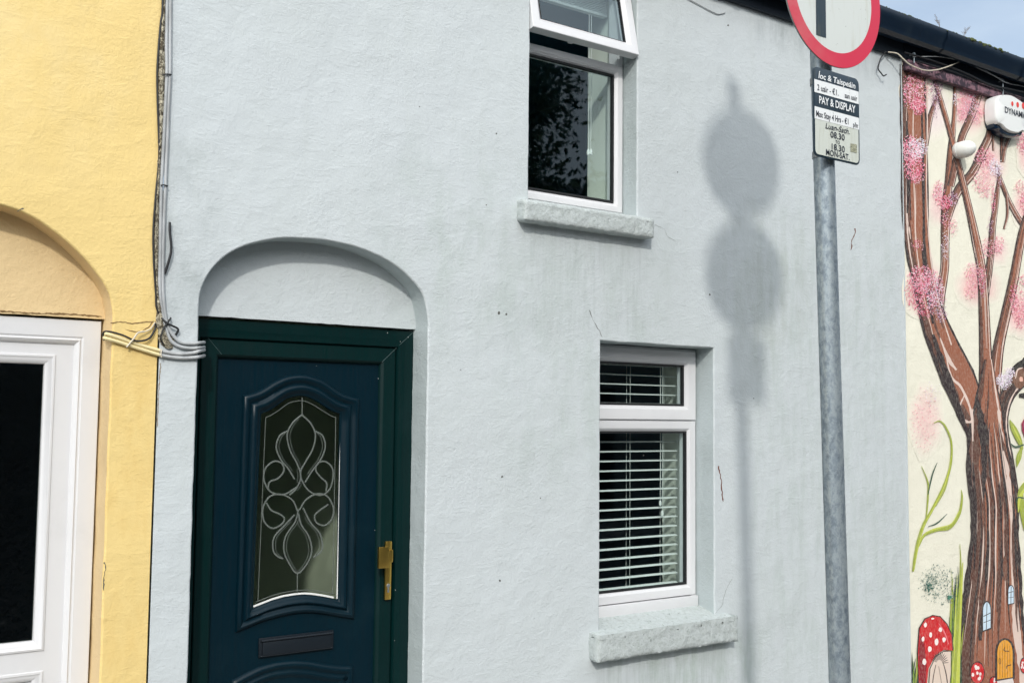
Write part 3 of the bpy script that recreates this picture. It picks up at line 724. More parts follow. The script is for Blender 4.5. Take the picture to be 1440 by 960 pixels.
# crumbling joint between the two houses
s = MB(); q = []
pts = [(232,0,3),(230,30,5),(228,60,9),(228,110,9),(227,160,8),(226,200,5),(224,240,4),(221,300,5),(220,360,5),(222,410,6),(228,450,13),(234,478,18),(238,490,10)]
rows = cat([Vector(p) for p in pts], 8); Lp = []; Rp = []; Cc = []
for p in rows:
    wv = p.z*.5*random.uniform(.75, 1.2)+1.2
    Lp.append(P(p.x-wv, p.y, -.001)); Rp.append(P(p.x+wv, p.y, -.001)); Cc.append(P(p.x+random.uniform(-1, 1), p.y, -.010-random.uniform(0, .006)))
n_ = len(rows); s.add(Lp+Cc+Rp, [(i, i+1, n_+i+1, n_+i) for i in range(n_-1)]+[(n_+i, n_+i+1, 2*n_+i+1, 2*n_+i) for i in range(n_-1)])
s.build('mortar_joint', M['mortar'], yel, 0)

# ---- mural house
mur = empty('terraced_house', (7.2, 0, 0), 'cream rendered house painted with a mural of blossoming trees and toadstools', 'house')
wall(mur, rect(5.084, 11.0, -.12, EAVE), [], M['cream'], M['cream'])
b_ = MB(); b_.box(5.079, 5.086, -.006, .01, -.1, 3.66); b_.build('corner_bead', M['blue'], mur, 0)
roof(mur, 5.084, 11.0); gutter(mur, 5.086, 11.0)
fb = MB(); fb.box(5.084, 11, -.024, -.001, 3.598, EAVE+.008, .002); fb.build('fascia_board', M['fascia'], mur)
fb = MB(); fb.box(5.10, 11, -.040, -.003, 3.535, 3.592, .004); fb.build('batten', M['mauve'], mur)

class Paint:
    def __init__(s): s.mb = MB(); s.c = []; s.layer = 1
    def y(s): s.layer += .06; return -.000025*s.layer
    def up(s): s.layer += 1
    def _c(s, n, col): s.c += [col]*n
    def stroke(s, pts, col, **k):
        b = len(s.mb.v); stroke(s.mb, pts, s.y(), **k); s._c(len(s.mb.v)-b, col)
    def poly(s, pts, col):
        s.mb.add([P(a, b, s.y()) for a, b in pts], [tuple(range(len(pts)))]); s._c(len(pts), col)
    def dot(s, x, y, rx, ry, col, n=9, j=.15):
        s.poly([(x+rx*math.cos(i/n*6.283)*random.uniform(1-j, 1+j), y+ry*math.sin(i/n*6.283)*random.uniform(1-j, 1+j)) for i in range(n)], col)
    def haze(s, x, y, rx, ry, col, base, amt=.6, n=20):
        cc = tuple(base[i]+(col[i]-base[i])*amt for i in range(3)); rings = [(0, cc)]
        vs = [P(x, y, s.y())]; cs = [cc]
        for r_, f in ((.35, .9), (.6, .6), (.82, .25), (1.05, 0)):
            for i in range(n):
                a = i/n*6.283; w_ = r_*(1+.18*noise.noise(Vector((math.cos(a)*2+x, math.sin(a)*2+y, r_))))
                vs.append(P(x+rx*w_*math.cos(a), y+ry*w_*math.sin(a), s.y())); cs.append(tuple(base[k_]+(cc[k_]-base[k_])*f for k_ in range(3)))
        fs = [(0, 1+i, 1+(i+1) % n) for i in range(n)]
        for k_ in range(3):
            for i in range(n): j = (i+1) % n; fs.append((1+k_*n+i, 1+(k_+1)*n+i, 1+(k_+1)*n+j, 1+k_*n+j))
        s.mb.add(vs, fs); s.c += cs
    def spray(s, x, y, rx, ry, n, cols, size=1.3):
        s.y0 = s.y()
        for _ in range(n):
            r_ = math.sqrt(random.random())*random.choice((.75, 1, 1.15)); a = random.uniform(0, 6.283)
            px, py = x+rx*r_*math.cos(a), y+ry*r_*math.sin(a)
            if px < 1270 or px > 1475: continue
            sz = size*random.uniform(.45, 1.25); t = random.uniform(0, 3.14); col = random.choice(cols)
            dx, dy = sz*math.cos(t), sz*math.sin(t)*1.2
            yy = s.y0-random.uniform(0, .0006); s.mb.add([P(a, b, yy) for a, b in ((px-dx, py-dy), (px+dy*.5, py-dx*.5), (px+dx, py+dy), (px-dy*.5, py+dx*.5))], [(0, 1, 2, 3)]); s._c(4, col)
CREAM = (.83, .80, .67)
BR = lin(152, 92, 68); BR2 = lin(112, 78, 72); DK = lin(42, 28, 34); LT = lin(224, 200, 188); MD = lin(92, 56, 46)
pt = Paint(); random.seed(11)
# soft pink mist
for (x, y, rx, ry, c_, a_) in [(1283,135,18,34,(238,150,165),.6),(1314,160,26,40,(245,220,225),.6),(1365,150,30,44,(235,160,175),.75),(1393,230,26,42,(240,160,175),.5),(1325,290,26,34,(240,170,185),.45),(1375,400,34,34,(240,160,170),.6),
                                (1433,440,24,36,(240,160,175),.6),(1302,590,26,54,(238,190,190),.55),(1437,290,16,32,(240,160,170),.5),(1400,350,22,26,(242,180,190),.5),(1300,405,30,50,(238,160,175),.5),(1443,215,14,34,(238,150,165),.5)]:
    pt.haze(x, y, rx, ry, lin(*c_), CREAM, min(.9, a_*1.08)); pt.up()
def limb(pts, streaks=3, base=None, seed=0, dark=.22, light=True):
    random.seed(seed*7+1); base = base or BR
    if max(p[2] for p in pts) < 13: base = tuple((a+b)/2 for a, b in zip(base, BR2))
    pt.stroke([(x, y, w_*1.08+.6) for x, y, w_ in pts], DK, jit=.03); pt.up()
    pt.stroke([(x+w_*.05, y, w_*.86) for x, y, w_ in pts], base, jit=.03); pt.up()
    q = cat([Vector(p) for p in pts], 6)
    # shaded left flank, lit right flank, then bark streaks
    pt.stroke([(p.x-p.z*.34, p.y, p.z*dark) for p in q[::3]], MD, jit=.4, sub=2); pt.up()
    if light: pt.stroke([(p.x+p.z*.40, p.y, max(.8, p.z*.09)) for p in q[::2]], LT, jit=.5, sub=2); pt.up()
    for k_ in range(streaks):
        o = random.uniform(-.38, .38); a = random.randrange(0, max(1, len(q)-8)); n_ = random.randint(6, 18); seg = q[a:a+n_]
        if len(seg) < 4: continue
        c_ = random.choice((DK, LT, MD, MD)); W = random.uniform(.03, .10) if c_ is not LT else random.uniform(.03, .06)
        dr = random.uniform(-.12, .12)
        st_ = [(p.x+p.z*(o+dr*i/len(seg)), p.y, max(.25, p.z*W*math.sin(math.pi*(i+.3)/(len(seg)))+.2)) for i, p in enumerate(seg)]
        pt.stroke(st_[::2] if len(st_) > 6 else st_, c_, jit=.2, sub=3)
        if k_ % 4 == 3: pt.up()
    pt.up()
limb([(1318,135,4),(1308,165,7),(1302,195,9),(1298,225,7)], 3, seed=1)
limb([(1343,105,4),(1342,160,5),(1337,215,9),(1334,255,10),(1330,300,12),(1329,345,11),(1328,380,11),(1321,420,14),(1318,455,18)], 8, seed=2)
limb([(1382,112,10),(1367,160,10),(1353,192,9),(1345,225,9),(1337,262,9)], 5, seed=3)
limb([(1394,110,5),(1395,150,8),(1392,188,10),(1380,215,11),(1368,242,11),(1350,264,12),(1340,285,10),(1332,310,9)], 7, seed=4)
limb([(1388,222,2.5),(1378,226,5),(1370,234,6),(1364,244,5)], 2, seed=5)
limb([(1396,130,3),(1396.5,180,4),(1397,212,2.5)], 1, seed=6); limb([(1409,160,5),(1409,200,5),(1409,228,4)], 2, seed=7)
limb([(1438,168,3),(1424,185,5),(1414,206,5),(1410,228,5)], 2, seed=8)
limb([(1401,232,2),(1408,255,5),(1420,285,6),(1434,310,7),(1450,330,7)], 3, seed=9); limb([(1415,270,3),(1417,300,3.5),(1412,322,2.5)], 0, seed=10)
limb([(1406,245,4),(1400,290,7),(1396,320,8),(1393,360,9),(1388,400,9),(1384,432,8)], 6, seed=11)
limb([(1306,90,4),(1315,115,5),(1322,138,6),(1331,168,6),(1340,200,7),(1350,240,8),(1362,290,9),(1373,340,11),(1381,385,12),(1384,440,14),(1386,500,16),(1388,560,22),(1390,620,26)], 16, seed=12)
limb([(1462,240,6),(1448,290,8),(1437,330,10),(1426,390,12),(1415,440,13),(1404,490,14),(1398,545,18),(1395,600,24)], 12, seed=13)
limb([(1470,500,34),(1446,520,30),(1427,540,22),(1413,565,18),(1408,600,18),(1413,650,24),(1418,700,28),(1414,760,30)], 10, base=lin(58, 38, 38), seed=14)
pt.stroke([(1470,500,10),(1447,508,12),(1430,516,9),(1418,530,5)], lin(24,18,24)); pt.stroke([(1470,560,12),(1448,556,10),(1433,556,5)], lin(24,18,24)); pt.up()
limb([(1284,92,33),(1284,150,33),(1286,210,34),(1287,290,35),(1290,345,32),(1300,400,30),(1313,450,34),(1326,483,39),(1347,530,44),(1366,575,40),(1379,610,34),(1388,655,24),(1394,710,8)], 18, seed=15, light=False)
limb([(1390,505,10),(1389,545,26),(1389,580,40),(1388,610,50),(1392,660,60),(1398,710,62),(1399,760,64),(1397,820,74),(1394,880,88),(1395,940,104),(1396,1000,124),(1396,1150,150)], 22, seed=16)
# long bark ridges of the big trunk
random.seed(21)
for i in range(19):
    u = -.46+.92*i/18+random.uniform(-.015, .015)
    y0 = random.uniform(560, 700); y1 = random.uniform(840, 985)
    def cw(y):
        ks = [(560,1388,34),(610,1388,50),(660,1392,60),(710,1398,62),(760,1399,64),(820,1397,74),(880,1394,88),(940,1395,104),(1000,1396,124)]
        for (a, b, c_), (d, e, f) in zip(ks, ks[1:]):
            if a <= y <= d: t = (y-a)/(d-a); return b+(e-b)*t, c_+(f-c_)*t
        return ks[-1][1:]
    pts = []
    for k_ in range(9):
        y = y0+(y1-y0)*k_/8; c0, wd_ = cw(y); pts.append((c0+u*wd_+random.uniform(-1, 1), y, (3.6 if i % 3 == 0 else 1.7 if i % 3 == 1 else 5.5)*random.uniform(.35, 1.2)*math.sin(math.pi*(k_+.35)/8.7)+.2))
    pt.stroke(pts, (DK, LT, MD)[i % 3], jit=.15, sub=4)
    if i % 5 == 4: pt.up()
pt.up()
# pale ridges on the left limb and its knot
for pts in ([(1304,100,1),(1304,180,1.6),(1303,260,1.4),(1306,330,1.6),(1312,385,1.8),(1324,440,2),(1338,485,1.5)],
            [(1285,110,.8),(1284,200,1.4),(1286,280,1.2),(1289,350,1.6),(1300,420,1.4),(1313,475,1)],
            [(1330,500,1),(1338,530,3),(1352,545,3),(1366,580,3.5),(1368,620,1.5)], [(1322,475,1),(1334,505,5),(1345,520,2)],
            [(1356,556,1.5),(1350,572,3),(1356,590,3.5),(1366,592,3),(1368,575,1.5)]):
    pt.stroke(pts, LT, jit=.3)
for pts in ([(1296,150,2),(1298,230,4),(1299,300,3),(1300,360,5),(1304,410,5),(1312,455,3)], [(1275,170,2),(1278,240,6),(1276,300,2)],
            [(1312,470,4),(1325,510,9),(1340,550,8),(1353,585,5),(1361,615,2)], [(1374,560,5),(1381,600,11),(1384,650,8),(1383,700,3)],
            [(1368,650,2),(1371,700,5),(1372,750,4),(1370,800,2)]):
    pt.stroke(pts, DK, jit=.3)
pt.up()
# root flare shadows and the round knot at the right edge
pt.dot(1434, 532, 9, 14, lin(120, 80, 62)); pt.up(); pt.stroke([(1428,532,1.5),(1431,520,2.2),(1438,517,1.5)], LT); pt.dot(1436, 533, 3, 4, lin(225, 175, 155)); pt.up()
pt.dot(1413, 798, 3.5, 17, lin(120, 76, 60)); pt.stroke([(1413,780,.8),(1409.5,795,1.2),(1412,815,.8)], DK); pt.up()
# climbing plant, grasses
LG1 = lin(158, 170, 62); LG2 = lin(196, 204, 84); DG = lin(45, 80, 62)
for pts, c_ in [([(1284,803,4),(1289,772,7),(1298,740,7),(1311,716,6),(1328,682,6),(1337,652,5),(1338,622,4),(1331,602,4),(1322,592,3),(1312,595,1)], LG1),
                ([(1292,768,2),(1300,752,6),(1318,744,8),(1336,741,7),(1349,722,6),(1353,700,4),(1352,688,1)], LG1),
                ([(1292,764,1),(1302,749,2),(1320,742,3),(1338,736,2),(1349,718,2)], LG2), ([(1286,800,1),(1291,770,2),(1300,738,2),(1314,712,2),(1330,678,2),(1338,640,1)], LG2),
                ([(1302,735,2),(1305,700,3.5),(1305,678,3),(1296,655,1)], LG1), ([(1305,695,2),(1311,668,3),(1318,650,1)], DG), ([(1316,712,1),(1328,690,2.5),(1334,672,1)], LG1), ([(1305,740,1),(1318,735,3),(1332,722,1)], DG)]:
    pt.stroke([(x, y, w_*.66) for x, y, w_ in pts], c_)
pt.up()
random.seed(31)
for i in range(46):
    x = random.choice((random.uniform(1280,1296), random.uniform(1334,1352), random.uniform(1338,1350))); h = random.uniform(50, 110) if x < 1300 else random.uniform(60, 190)
    c_ = random.choice((DG, lin(30, 60, 45), LG1, LG2, lin(120, 150, 50))); w_ = random.uniform(1.5, 4.5 if x < 1300 else 6); ln = random.uniform(-4, 8)
    pt.stroke([(x, 990, w_*1.4), (x+ln*.2, 990-h*.5, w_), (x+ln*.6, 990-h*.85, w_*.5), (x+ln, 990-h*1.05, .2)], c_)
    if i % 8 == 7: pt.up()
pt.up()
pt.stroke([(1344,975,11),(1348,900,6),(1352,830,3),(1354,790,1)], LG2); pt.stroke([(1341,975,4),(1346,890,4),(1351,800,2),(1350,764,.5)], LG1); pt.up()
# dark green stipple
for (x, y, rx, ry, n_) in ((1320,822,26,26,420),(1308,816,9,11,120),(1336,840,5,8,50)):
    pt.spray(x, y, rx, ry, n_, [lin(90, 120, 110), lin(130, 150, 140), lin(60, 95, 85), lin(190, 200, 190)], 1.0)
pt.up(); pt.spray(1306, 824, 5, 8, 30, [lin(0, 75, 65), lin(10, 95, 80)], 1.8); pt.spray(1336, 840, 2.5, 4, 14, [lin(0, 120, 95)], 1.8); pt.up()
# toadstools
RED = lin(205, 14, 30); RD = lin(140, 14, 34); OUT = lin(40, 10, 22); GILL = lin(225, 205, 190)
cap = [(1293,975),(1291,917),(1293.5,883),(1301,870),(1311.7,865.5),(1322,867),(1331,877),(1338,892),(1339.5,914),(1327,913),(1315,921),(1306,939),(1302,975)]
pt.poly([(1316+(x-1316)*1.06, 915+(y-915)*1.03) for x, y in cap], OUT); pt.up(); pt.poly(cap, RED); pt.up()
pt.poly([(1293.5,975),(1292,917),(1294,892),(1300,905),(1303,935),(1301,975)], RD); pt.stroke([(1320,876,.8),(1328,888,1.6),(1334,905,1)], lin(235, 120, 130)); pt.up()
gl_ = [(1338,914),(1327,914.5),(1316,922),(1307.5,939),(1304,985),(1334,985),(1338,945)]
pt.poly(gl_, OUT); pt.up(); pt.poly([(1321+(x-1321)*.94, 950+(y-950)*.965) for x, y in gl_], GILL); pt.up()
for i in range(13):
    a = R(200+i*13); pt.stroke([(1321+4*math.cos(a), 932+6*math.sin(a)*.8, .5), (1321+9*math.cos(a), 932+12*math.sin(a), 1.1), (1321+13*math.cos(a), 932+17*math.sin(a), .3)], lin(70, 50, 50))
pt.stroke([(1316,934,1),(1312,955,1.4),(1310,985,1)], lin(90, 70, 65)); pt.stroke([(1326,930,1),(1331,950,1.5),(1335,985,1)], lin(60, 40, 45)); pt.stroke([(1320,936,1),(1324,960,1),(1327,985,1)], lin(150, 130, 120)); pt.up()
for a, b, r_, t_ in ((250,415,14,8),(188,468,13,20),(315,508,15,22),(232,552,13,24),(345,592,15,22),(168,588,13,22),(283,612,16,30),(225,672,17,26),(180,780,17,28)): pt.dot(1270+a/6, 800+b/6, r_/6, t_/6, lin(248, 235, 230))
for x, y, rx, ry in ((1374.5,941,9.5,15),(1397,957,5.5,8),(1440,932,5,10)):
    pt.dot(x, y+ry*.3, rx+1, ry+1.5, OUT, 14, .03); pt.up(); pt.dot(x, y+ry*.3, rx, ry, RED, 14, .03); pt.up()
    for _ in range(9): pt.dot(x+random.uniform(-.7, .7)*rx, y+ry*.3+random.uniform(-.75, .6)*ry, 1.4*rx/9+.4, 2*rx/9+.5, lin(248, 232, 228), 7)
    pt.up()
# little arched windows and door of the tree
def arched(px0, px1, yt, yb, sk, fill):
    q = [(px0, yb+sk), (px1, yb-sk)] + [(px1-(px1-px0)*(.5-.5*math.cos(math.pi*i/8)), yt+(yb-yt)*.32-(yb-yt)*.32*math.sin(math.pi*i/8)) for i in range(0, 9)]
    cx, cy = (px0+px1)/2, (yt+yb)/2
    pt.poly([(cx+(x-cx)*1.28, cy+(y-cy)*1.1) for x, y in q], DK); pt.up(); pt.poly(q, fill); pt.up()
arched(1382.5, 1393, 846, 884, 2, lin(205, 225, 240)); arched(1418, 1425.5, 823, 848, .8, lin(205, 225, 240))
for pts in ([(1388,847,.9),(1387,884,.9)], [(1383,866,1),(1393,861,1)], [(1383,875,.8),(1393,871,.8)], [(1422,824,.8),(1421.5,848,.8)], [(1418,833,.9),(1425,831,.9)], [(1418,840,.6),(1425,839,.6)]): pt.stroke(pts, DK)
pt.up(); arched(1402.5, 1424, 899, 953, 1.5, lin(232, 160, 40))
for i in range(1, 6): pt.stroke([(1402.5+i*3.5, 901+abs(i-3)*3, .5), (1402.5+i*3.6, 952, .7)], lin(140, 88, 25))
pt.stroke([(1419,915,1.2),(1412,914,1.2),(1413,909,.6)], DK); pt.stroke([(1422,934,1.2),(1416,936,1.2),(1415,940,.6)], DK); pt.dot(1406, 929, 1.6, 4.5, DK, 10, .05); pt.up(); pt.dot(1406, 929, .9, 3.4, lin(215, 150, 45), 10, .05)
pt.poly([(1402,957),(1424,953),(1426,959),(1414,975),(1404,975)], lin(225, 215, 210)); pt.up()
# leaves at the right edge
for pts, c_ in [([(1420,590,1),(1426,603,8),(1434,620,7),(1438,632,2)], LG1), ([(1437,628,2),(1433,642,7),(1430,656,1)], LG1), ([(1424,598,1),(1430,610,2.5),(1436,622,1)], LG2), ([(1450,670,4),(1436,690,8),(1437,712,8),(1441,745,2)], LG1), ([(1446,680,3),(1434,700,4),(1432,720,1)], LG2),
                ([(1440,625,2),(1428,628,2.5),(1420,622,.5)], DG), ([(1440,700,2),(1431,700,2),(1428,715,.5)], DG)]: pt.stroke(pts, c_)
pt.dot(1444, 600, 7, 15, lin(150, 25, 70)); pt.up(); pt.dot(1445, 598, 3, 8, lin(225, 130, 160)); pt.up()
# blossom, dabbed on last
PK = [lin(236, 150, 170), lin(226, 110, 140), lin(244, 185, 200), lin(208, 84, 118), lin(250, 222, 228)]
SP = [lin(214, 70, 105), lin(225, 95, 120), lin(195, 50, 90), lin(240, 150, 165)]
WH = [lin(250, 240, 246), lin(235, 215, 230), lin(215, 195, 220), lin(250, 250, 250)]
MV = [lin(130, 85, 115), lin(170, 120, 150), lin(205, 160, 185), lin(235, 205, 215)]
LP_ = [lin(246, 200, 200), lin(242, 180, 184), lin(236, 160, 165), lin(250, 220, 215)]
random.seed(41)
for (x, y, rx, ry, n_, cs, sz) in [(1283,128,14,24,330,PK,1.5),(1292,150,9,12,170,SP,1.6),(1300,118,10,22,120,LP_,1.3),(1316,122,9,26,220,MV,1.2),(1316,150,5,18,60,MV,1.0),
    (1282,212,15,20,330,PK,1.6),(1291,208,13,14,240,WH,1.3),(1286,238,15,16,220,SP,1.5),(1289,250,10,10,90,PK,1.2),(1343,140,3,9,36,WH,1.0),
    (1360,128,14,22,150,PK,1.2),(1368,145,10,26,220,WH+MV,1.1),(1354,158,9,14,90,PK,1.2),(1376,162,9,16,90,LP_,1.2),(1380,120,16,18,90,LP_,1.2),
    (1384,222,13,14,190,PK,1.2),(1400,236,10,12,180,WH,1.2),(1381,255,13,16,170,LP_+PK,1.2),(1386,270,9,10,70,PK,1.0),(1405,250,5,14,60,MV,1.0),
    (1320,272,8,16,150,PK,1.2),(1330,285,8,10,170,SP,1.3),(1340,280,8,10,90,MV,1.2),(1332,310,9,12,90,PK,1.0),(1330,345,6,22,110,WH,.9),(1341,320,7,12,60,LP_,1.1),
    (1296,392,18,18,330,PK,1.5),(1288,412,14,22,240,PK+SP,1.4),(1310,405,16,26,350,PK+WH,1.3),(1318,420,11,30,300,WH+MV,1.1),(1300,436,12,12,120,SP+PK,1.2),(1326,444,7,10,80,MV,1.0),
    (1397,280,3,22,80,PK,1.1),(1393,318,4,14,50,MV,1.0),(1372,386,16,16,210,LP_+PK,1.2),(1366,410,10,12,90,LP_,1.2),(1382,398,5,20,160,SP+MV,1.0),(1390,350,12,14,130,LP_+PK,1.1),(1404,345,8,12,90,PK,1.1),
    (1438,196,8,18,120,PK,1.3),(1442,285,9,18,140,PK,1.3),(1434,262,7,10,50,LP_,1.2),(1426,420,6,22,150,PK+SP,1.2),(1436,440,10,22,200,LP_+PK,1.3),(1440,400,8,18,90,PK,1.2),(1412,535,10,11,320,WH,1.1),(1420,524,7,8,140,WH,1.1),
    (1300,590,20,44,170,LP_,1.0),(1311,555,12,20,60,WH,.9),(1290,345,9,8,50,PK,1.1)]:
    pt.spray(x, y, rx, ry, int(n_*1.5), cs if cs is WH or cs is MV else cs+PK[:3]+[lin(242, 180, 195)], sz*.8)
me = bpy.data.meshes.new('mural'); me.from_pydata(pt.mb.v, [], pt.mb.f); me.update()
ca = me.color_attributes.new('Paint', 'FLOAT_COLOR', 'POINT')
ca.data.foreach_set('color', [q for c_ in pt.c for q in (c_[0], c_[1], c_[2], 1.)])
mm = mat('mural_paint', CREAM, .72, spec=.3); k = N(mm); at = k.n('ShaderNodeAttribute'); at.attribute_name = 'Paint'
v_ = k.obj(); k.l(k.mix(k.mul(k.rng(k.noise(k.obj((3, 1, 1)), 50, 5, .7), .40, .70), .18), at.outputs['Color'], CREAM), k.b.inputs['Base Color']); k.l(plaster_bump(k, v_), k.b.inputs['Normal'])
link('mural', me, mm, mur, 0)

# ------------------------------------------------------------------ blinds
def blind(name, x0, x1, z0, z1, y, n, pitch, label):
    root = empty(name, ((x0+x1)/2, y, z1), label, 'blind')
    t = R(12); w_ = .0125
    proto = None
    for i in range(n):
        z = z0+.03+pitch*i
        if proto is None:
            mb = MB(); prof = [(-w_, -.0006), (-w_*.5, .0014), (0, .002), (w_*.5, .0014), (w_, -.0006), (w_, -.0012), (w_*.5, .0006), (0, .0012), (-w_*.5, .0006), (-w_, -.0012)]
            pr = [(a*math.cos(t)-b*math.sin(t), a*math.sin(t)+b*math.cos(t)) for a, b in prof]
            mb.loft([[(x, y+a, z+b) for a, b in pr] for x in (x0, x1)], True, True, True); proto = mb.build('slat', M['slat'], root, 60)
        else:
            o = proto.copy(); C.objects.link(o); o.parent = root; o.matrix_parent_inverse = proto.matrix_parent_inverse.copy(); o.location = (random.uniform(-.0015, .0015), 0, pitch*i); o.rotation_euler = (0, random.uniform(-.002, .002), 0) if False else (0, 0, 0)
    mb = MB(); mb.box(x0, x1, y-.013, y+.013, z0, z0+.014, .003); mb.build('bottom_rail', M['slat'], root)
    mb = MB(); mb.box(x0, x1, y-.015, y+.015, z1-.026, z1, .003); mb.build('head_rail', M['slat'], root)
    for xx in (x0+.10, (x0+x1)/2, x1-.09):
        mb = MB()
        for yy in (-.0125, .0125): mb.tube([(xx, y+yy, z0+.01), (xx, y+yy, z1-.01)], .0009, 4)
        mb.build('ladder_cord', M['cord'], root)
    return root
bl = blind('venetian_blind', 2.975, 3.575, .812, 1.905, .205, 24, .0436, 'white venetian blind lowered behind the ground floor window')
s = MB(); xx = 3.455
for dx in (0, .012): s.tube([(xx+dx, .185, 1.88), (xx+dx+.002, .184, 1.5), (xx+dx, .185, 1.22-dx*4)], .0012, 5)
s.build('pull_cord', M['cord'], bl)
for dx in (0, .012):
    s = MB(); s.revolve((xx+dx, .185, 1.225-dx*4), (0, 0, -1), [(.002, 0), (.005, .006), (.0065, .018), (.004, .026)], 10); s.build('cord_toggle', M['cord'], bl)
# upper blind, pulled right up
rb = empty('venetian_blind', (2.85, .2, 3.62), 'white blind pulled up to the top of the upper window, long cords hanging', 'blind')
s = MB(); s.box(2.59, 3.12, .178, .212, 3.585, 3.625, .004); s.build('head_rail', M['slat'], rb)
s = MB()
for i in range(16): s.box(2.592+random.uniform(0, .003), 3.118, .181, .207, 3.455+i*.008, 3.4585+i*.008)
s.build('stacked_slats', M['slat'], rb, 0)
s = MB(); s.box(2.59, 3.12, .180, .208, 3.438, 3.452, .003); s.build('bottom_rail', M['slat'], rb)
xx = P(829.5, 150, .19).x; zt_ = P(830, 214, .19).z
for dx in (-.006, .006):
    s = MB(); s.tube([(xx+dx, .19, 3.6), (xx+dx*1.2, .19, 3.1), (xx+dx, .19, zt_+.01)], .0013, 5); s.build('pull_cord', M['cord'], rb)
    s = MB(); s.revolve((xx+dx*1.3, .19, zt_+.016-(.003 if dx < 0 else 0)), (0, 0, -1), [(.002, 0), (.006, .007), (.0085, .018), (.006, .028), (.002, .030)], 12); s.build('cord_toggle', M['cord'], rb)

# ------------------------------------------------------------------ cables
def cable(name, pts, r, m_, label, y=None, group=None, n=7, catg='cable'):
    q = []
    for p in pts:
        yy = (p[2] if len(p) > 2 else (y if y is not None else -(r+.002)))
        q.append(P(p[0], p[1], yy))
    mb = MB(); mb.tube(cat(q, n), r, 8); o = mb.build(name, m_, None, 60); tag(o, label, catg, group); return o
G = 'cables clipped along the joint between the yellow and blue houses'
cable('cable', [(234.5,-30),(235,0),(234,60),(234.5,105),(232.5,150),(230,200),(228,240),(226.8,260),(225.8,320),(225,370),(225,410),(229.6,444.7),(238.4,476),(252,486.7),(268,489.5),(280.4,488.8),(287,488,.06)], .0058, M['grey_cable'], 'left of the two grey cables running down beside the yellow wall', group=G)
cable('cable', [(239.5,-30),(239.5,0),(239,60),(238.8,105),(236.8,150),(235,200),(233,240),(232.5,260),(230,320),(229,370),(229,405),(232,440.6),(238,463),(252,480),(268,483),(280.4,482),(287,481.5,.06)], .0058, M['grey_cable'], 'right of the two grey cables, curving in to the top of the blue door', group=G)
cable('cable', [(149,470.5,.08),(149,469.8,.004),(152,470),(170.6,476),(197.8,485.4),(227.6,493.5),(252,497.6),(271,496),(280.4,493.5),(287,492,.06)], .0062, M['cable'], 'upper of the two painted cables crossing from white door to dark door', group=G)
cable('cable', [(147,474.5,.08),(147,475,.004),(152,476.5),(170.6,482),(197.8,490.8),(227.6,499.6),(252,503),(270,502.8),(280.4,501.6),(287,500,.06)], .0062, M['cable'], 'lower of the two painted cables crossing from white door to dark door', group=G)
cable('cable', [(229,-30),(228.7,0),(228,20),(225.8,34),(222.5,75),(221,105),(221.5,140),(223,180),(224,215),(222.5,240),(219.5,270),(215.8,320),(216,360),(218,395),(219.4,415),(220,431),(225,443),(233,452.8,-.016),(242.5,458,-.018),(250.6,463,-.014),(247,471,-.006)], .0035, M['black_cable'], 'thin black cable hanging down the yellow edge and kinked at its end', group=G)
cable('cable', [(218.8,454),(218,462),(211,474.5,-.010),(200.5,479,-.016),(189.6,478.6,-.016),(170.6,470.5,-.012),(150,465.7,-.006),(145,470,.01),(146,478,.02)], .0032, M['black_cable'], 'black cable looping left above the painted cables to the white door', group=G)
cable('cable', [(240,447),(238.4,450,-.014),(230.3,461,-.018),(226,476,-.018),(230,484,-.010)], .0030, M['black_cable'], 'short black loop of cable over the bunch of grey cables', group=G)
cable('cable', [(238.8,312.5,-.012),(238.8,325,-.013),(240.8,350,-.014),(237,368,-.012),(231.8,385,-.006)], .0042, M['black_cable'], 'short black cable stub sticking up beside the grey cables', group=G)
def clip(pts, label, m_=None, r=.0022):
    cable('cable_tie', pts, r, m_ or M['black_cable'], label, catg='cable tie', group='ties and clips on the cables', n=4)
clip([(229,106,-.014),(234,104.5,-.018),(241,105,-.014)], 'black tie round the two grey cables near the top'); clip([(226,261,-.014),(230,260,-.018),(236,262,-.014)], 'black tie round the two grey cables above the loose stub')
clip([(178,488,-.018),(188,476,-.021),(194,468,-.018),(203,466,-.012)], 'cream cable tie with a long tail across the painted cables', M['cream_cable'], .0028)
clip([(218,453,-.006),(212,462,-.008),(204,466,-.01)], 'cream string tied below the crack in the yellow wall', M['cream_cable'], .002)
clip([(227.5,491,-.019),(226.5,497,-.02),(227,502.5,-.019)], 'cream clip where the painted cables turn grey', M['cream_cable'], .002)
GE = 'loose cables under the gutter'
cable('cable', [(1249,73.5,-.03),(1261.7,75.6,-.055),(1270,83,-.065),(1278,90,-.07),(1291,96.5,-.07),(1303,99.4,-.07),(1313.8,99,-.07),(1327,96,-.065),(1345,89,-.06),(1356,83,-.055)], .0036, M['cream_cable'], 'pale cable sagging below the gutter at the edge of the mural', group=GE)
cable('cable', [(1356,83,-.06),(1370,90,-.068),(1385,99,-.07),(1400,108,-.068),(1416.7,117,-.06),(1440,122,-.055),(1470,132,-.05)], .0032, M['grey_cable'], 'thin grey cable drooping towards the alarm box', group=GE)
cable('cable', [(1272,74,-.06),(1300,82,-.06),(1330,92,-.06),(1362,105,-.06),(1392,119,-.06),(1440,130,-.06),(1480,142,-.06)], .0048, M['black_cable'], 'black cable running straight below the gutter across the mural', group=GE)
cable('cable', [(1276,88,-.01),(1300,101,-.012),(1310,107,-.012),(1320,108,-.012)], .004, M['cream_cable'], 'short cream cable lying on the first painted blossoms', group=GE)
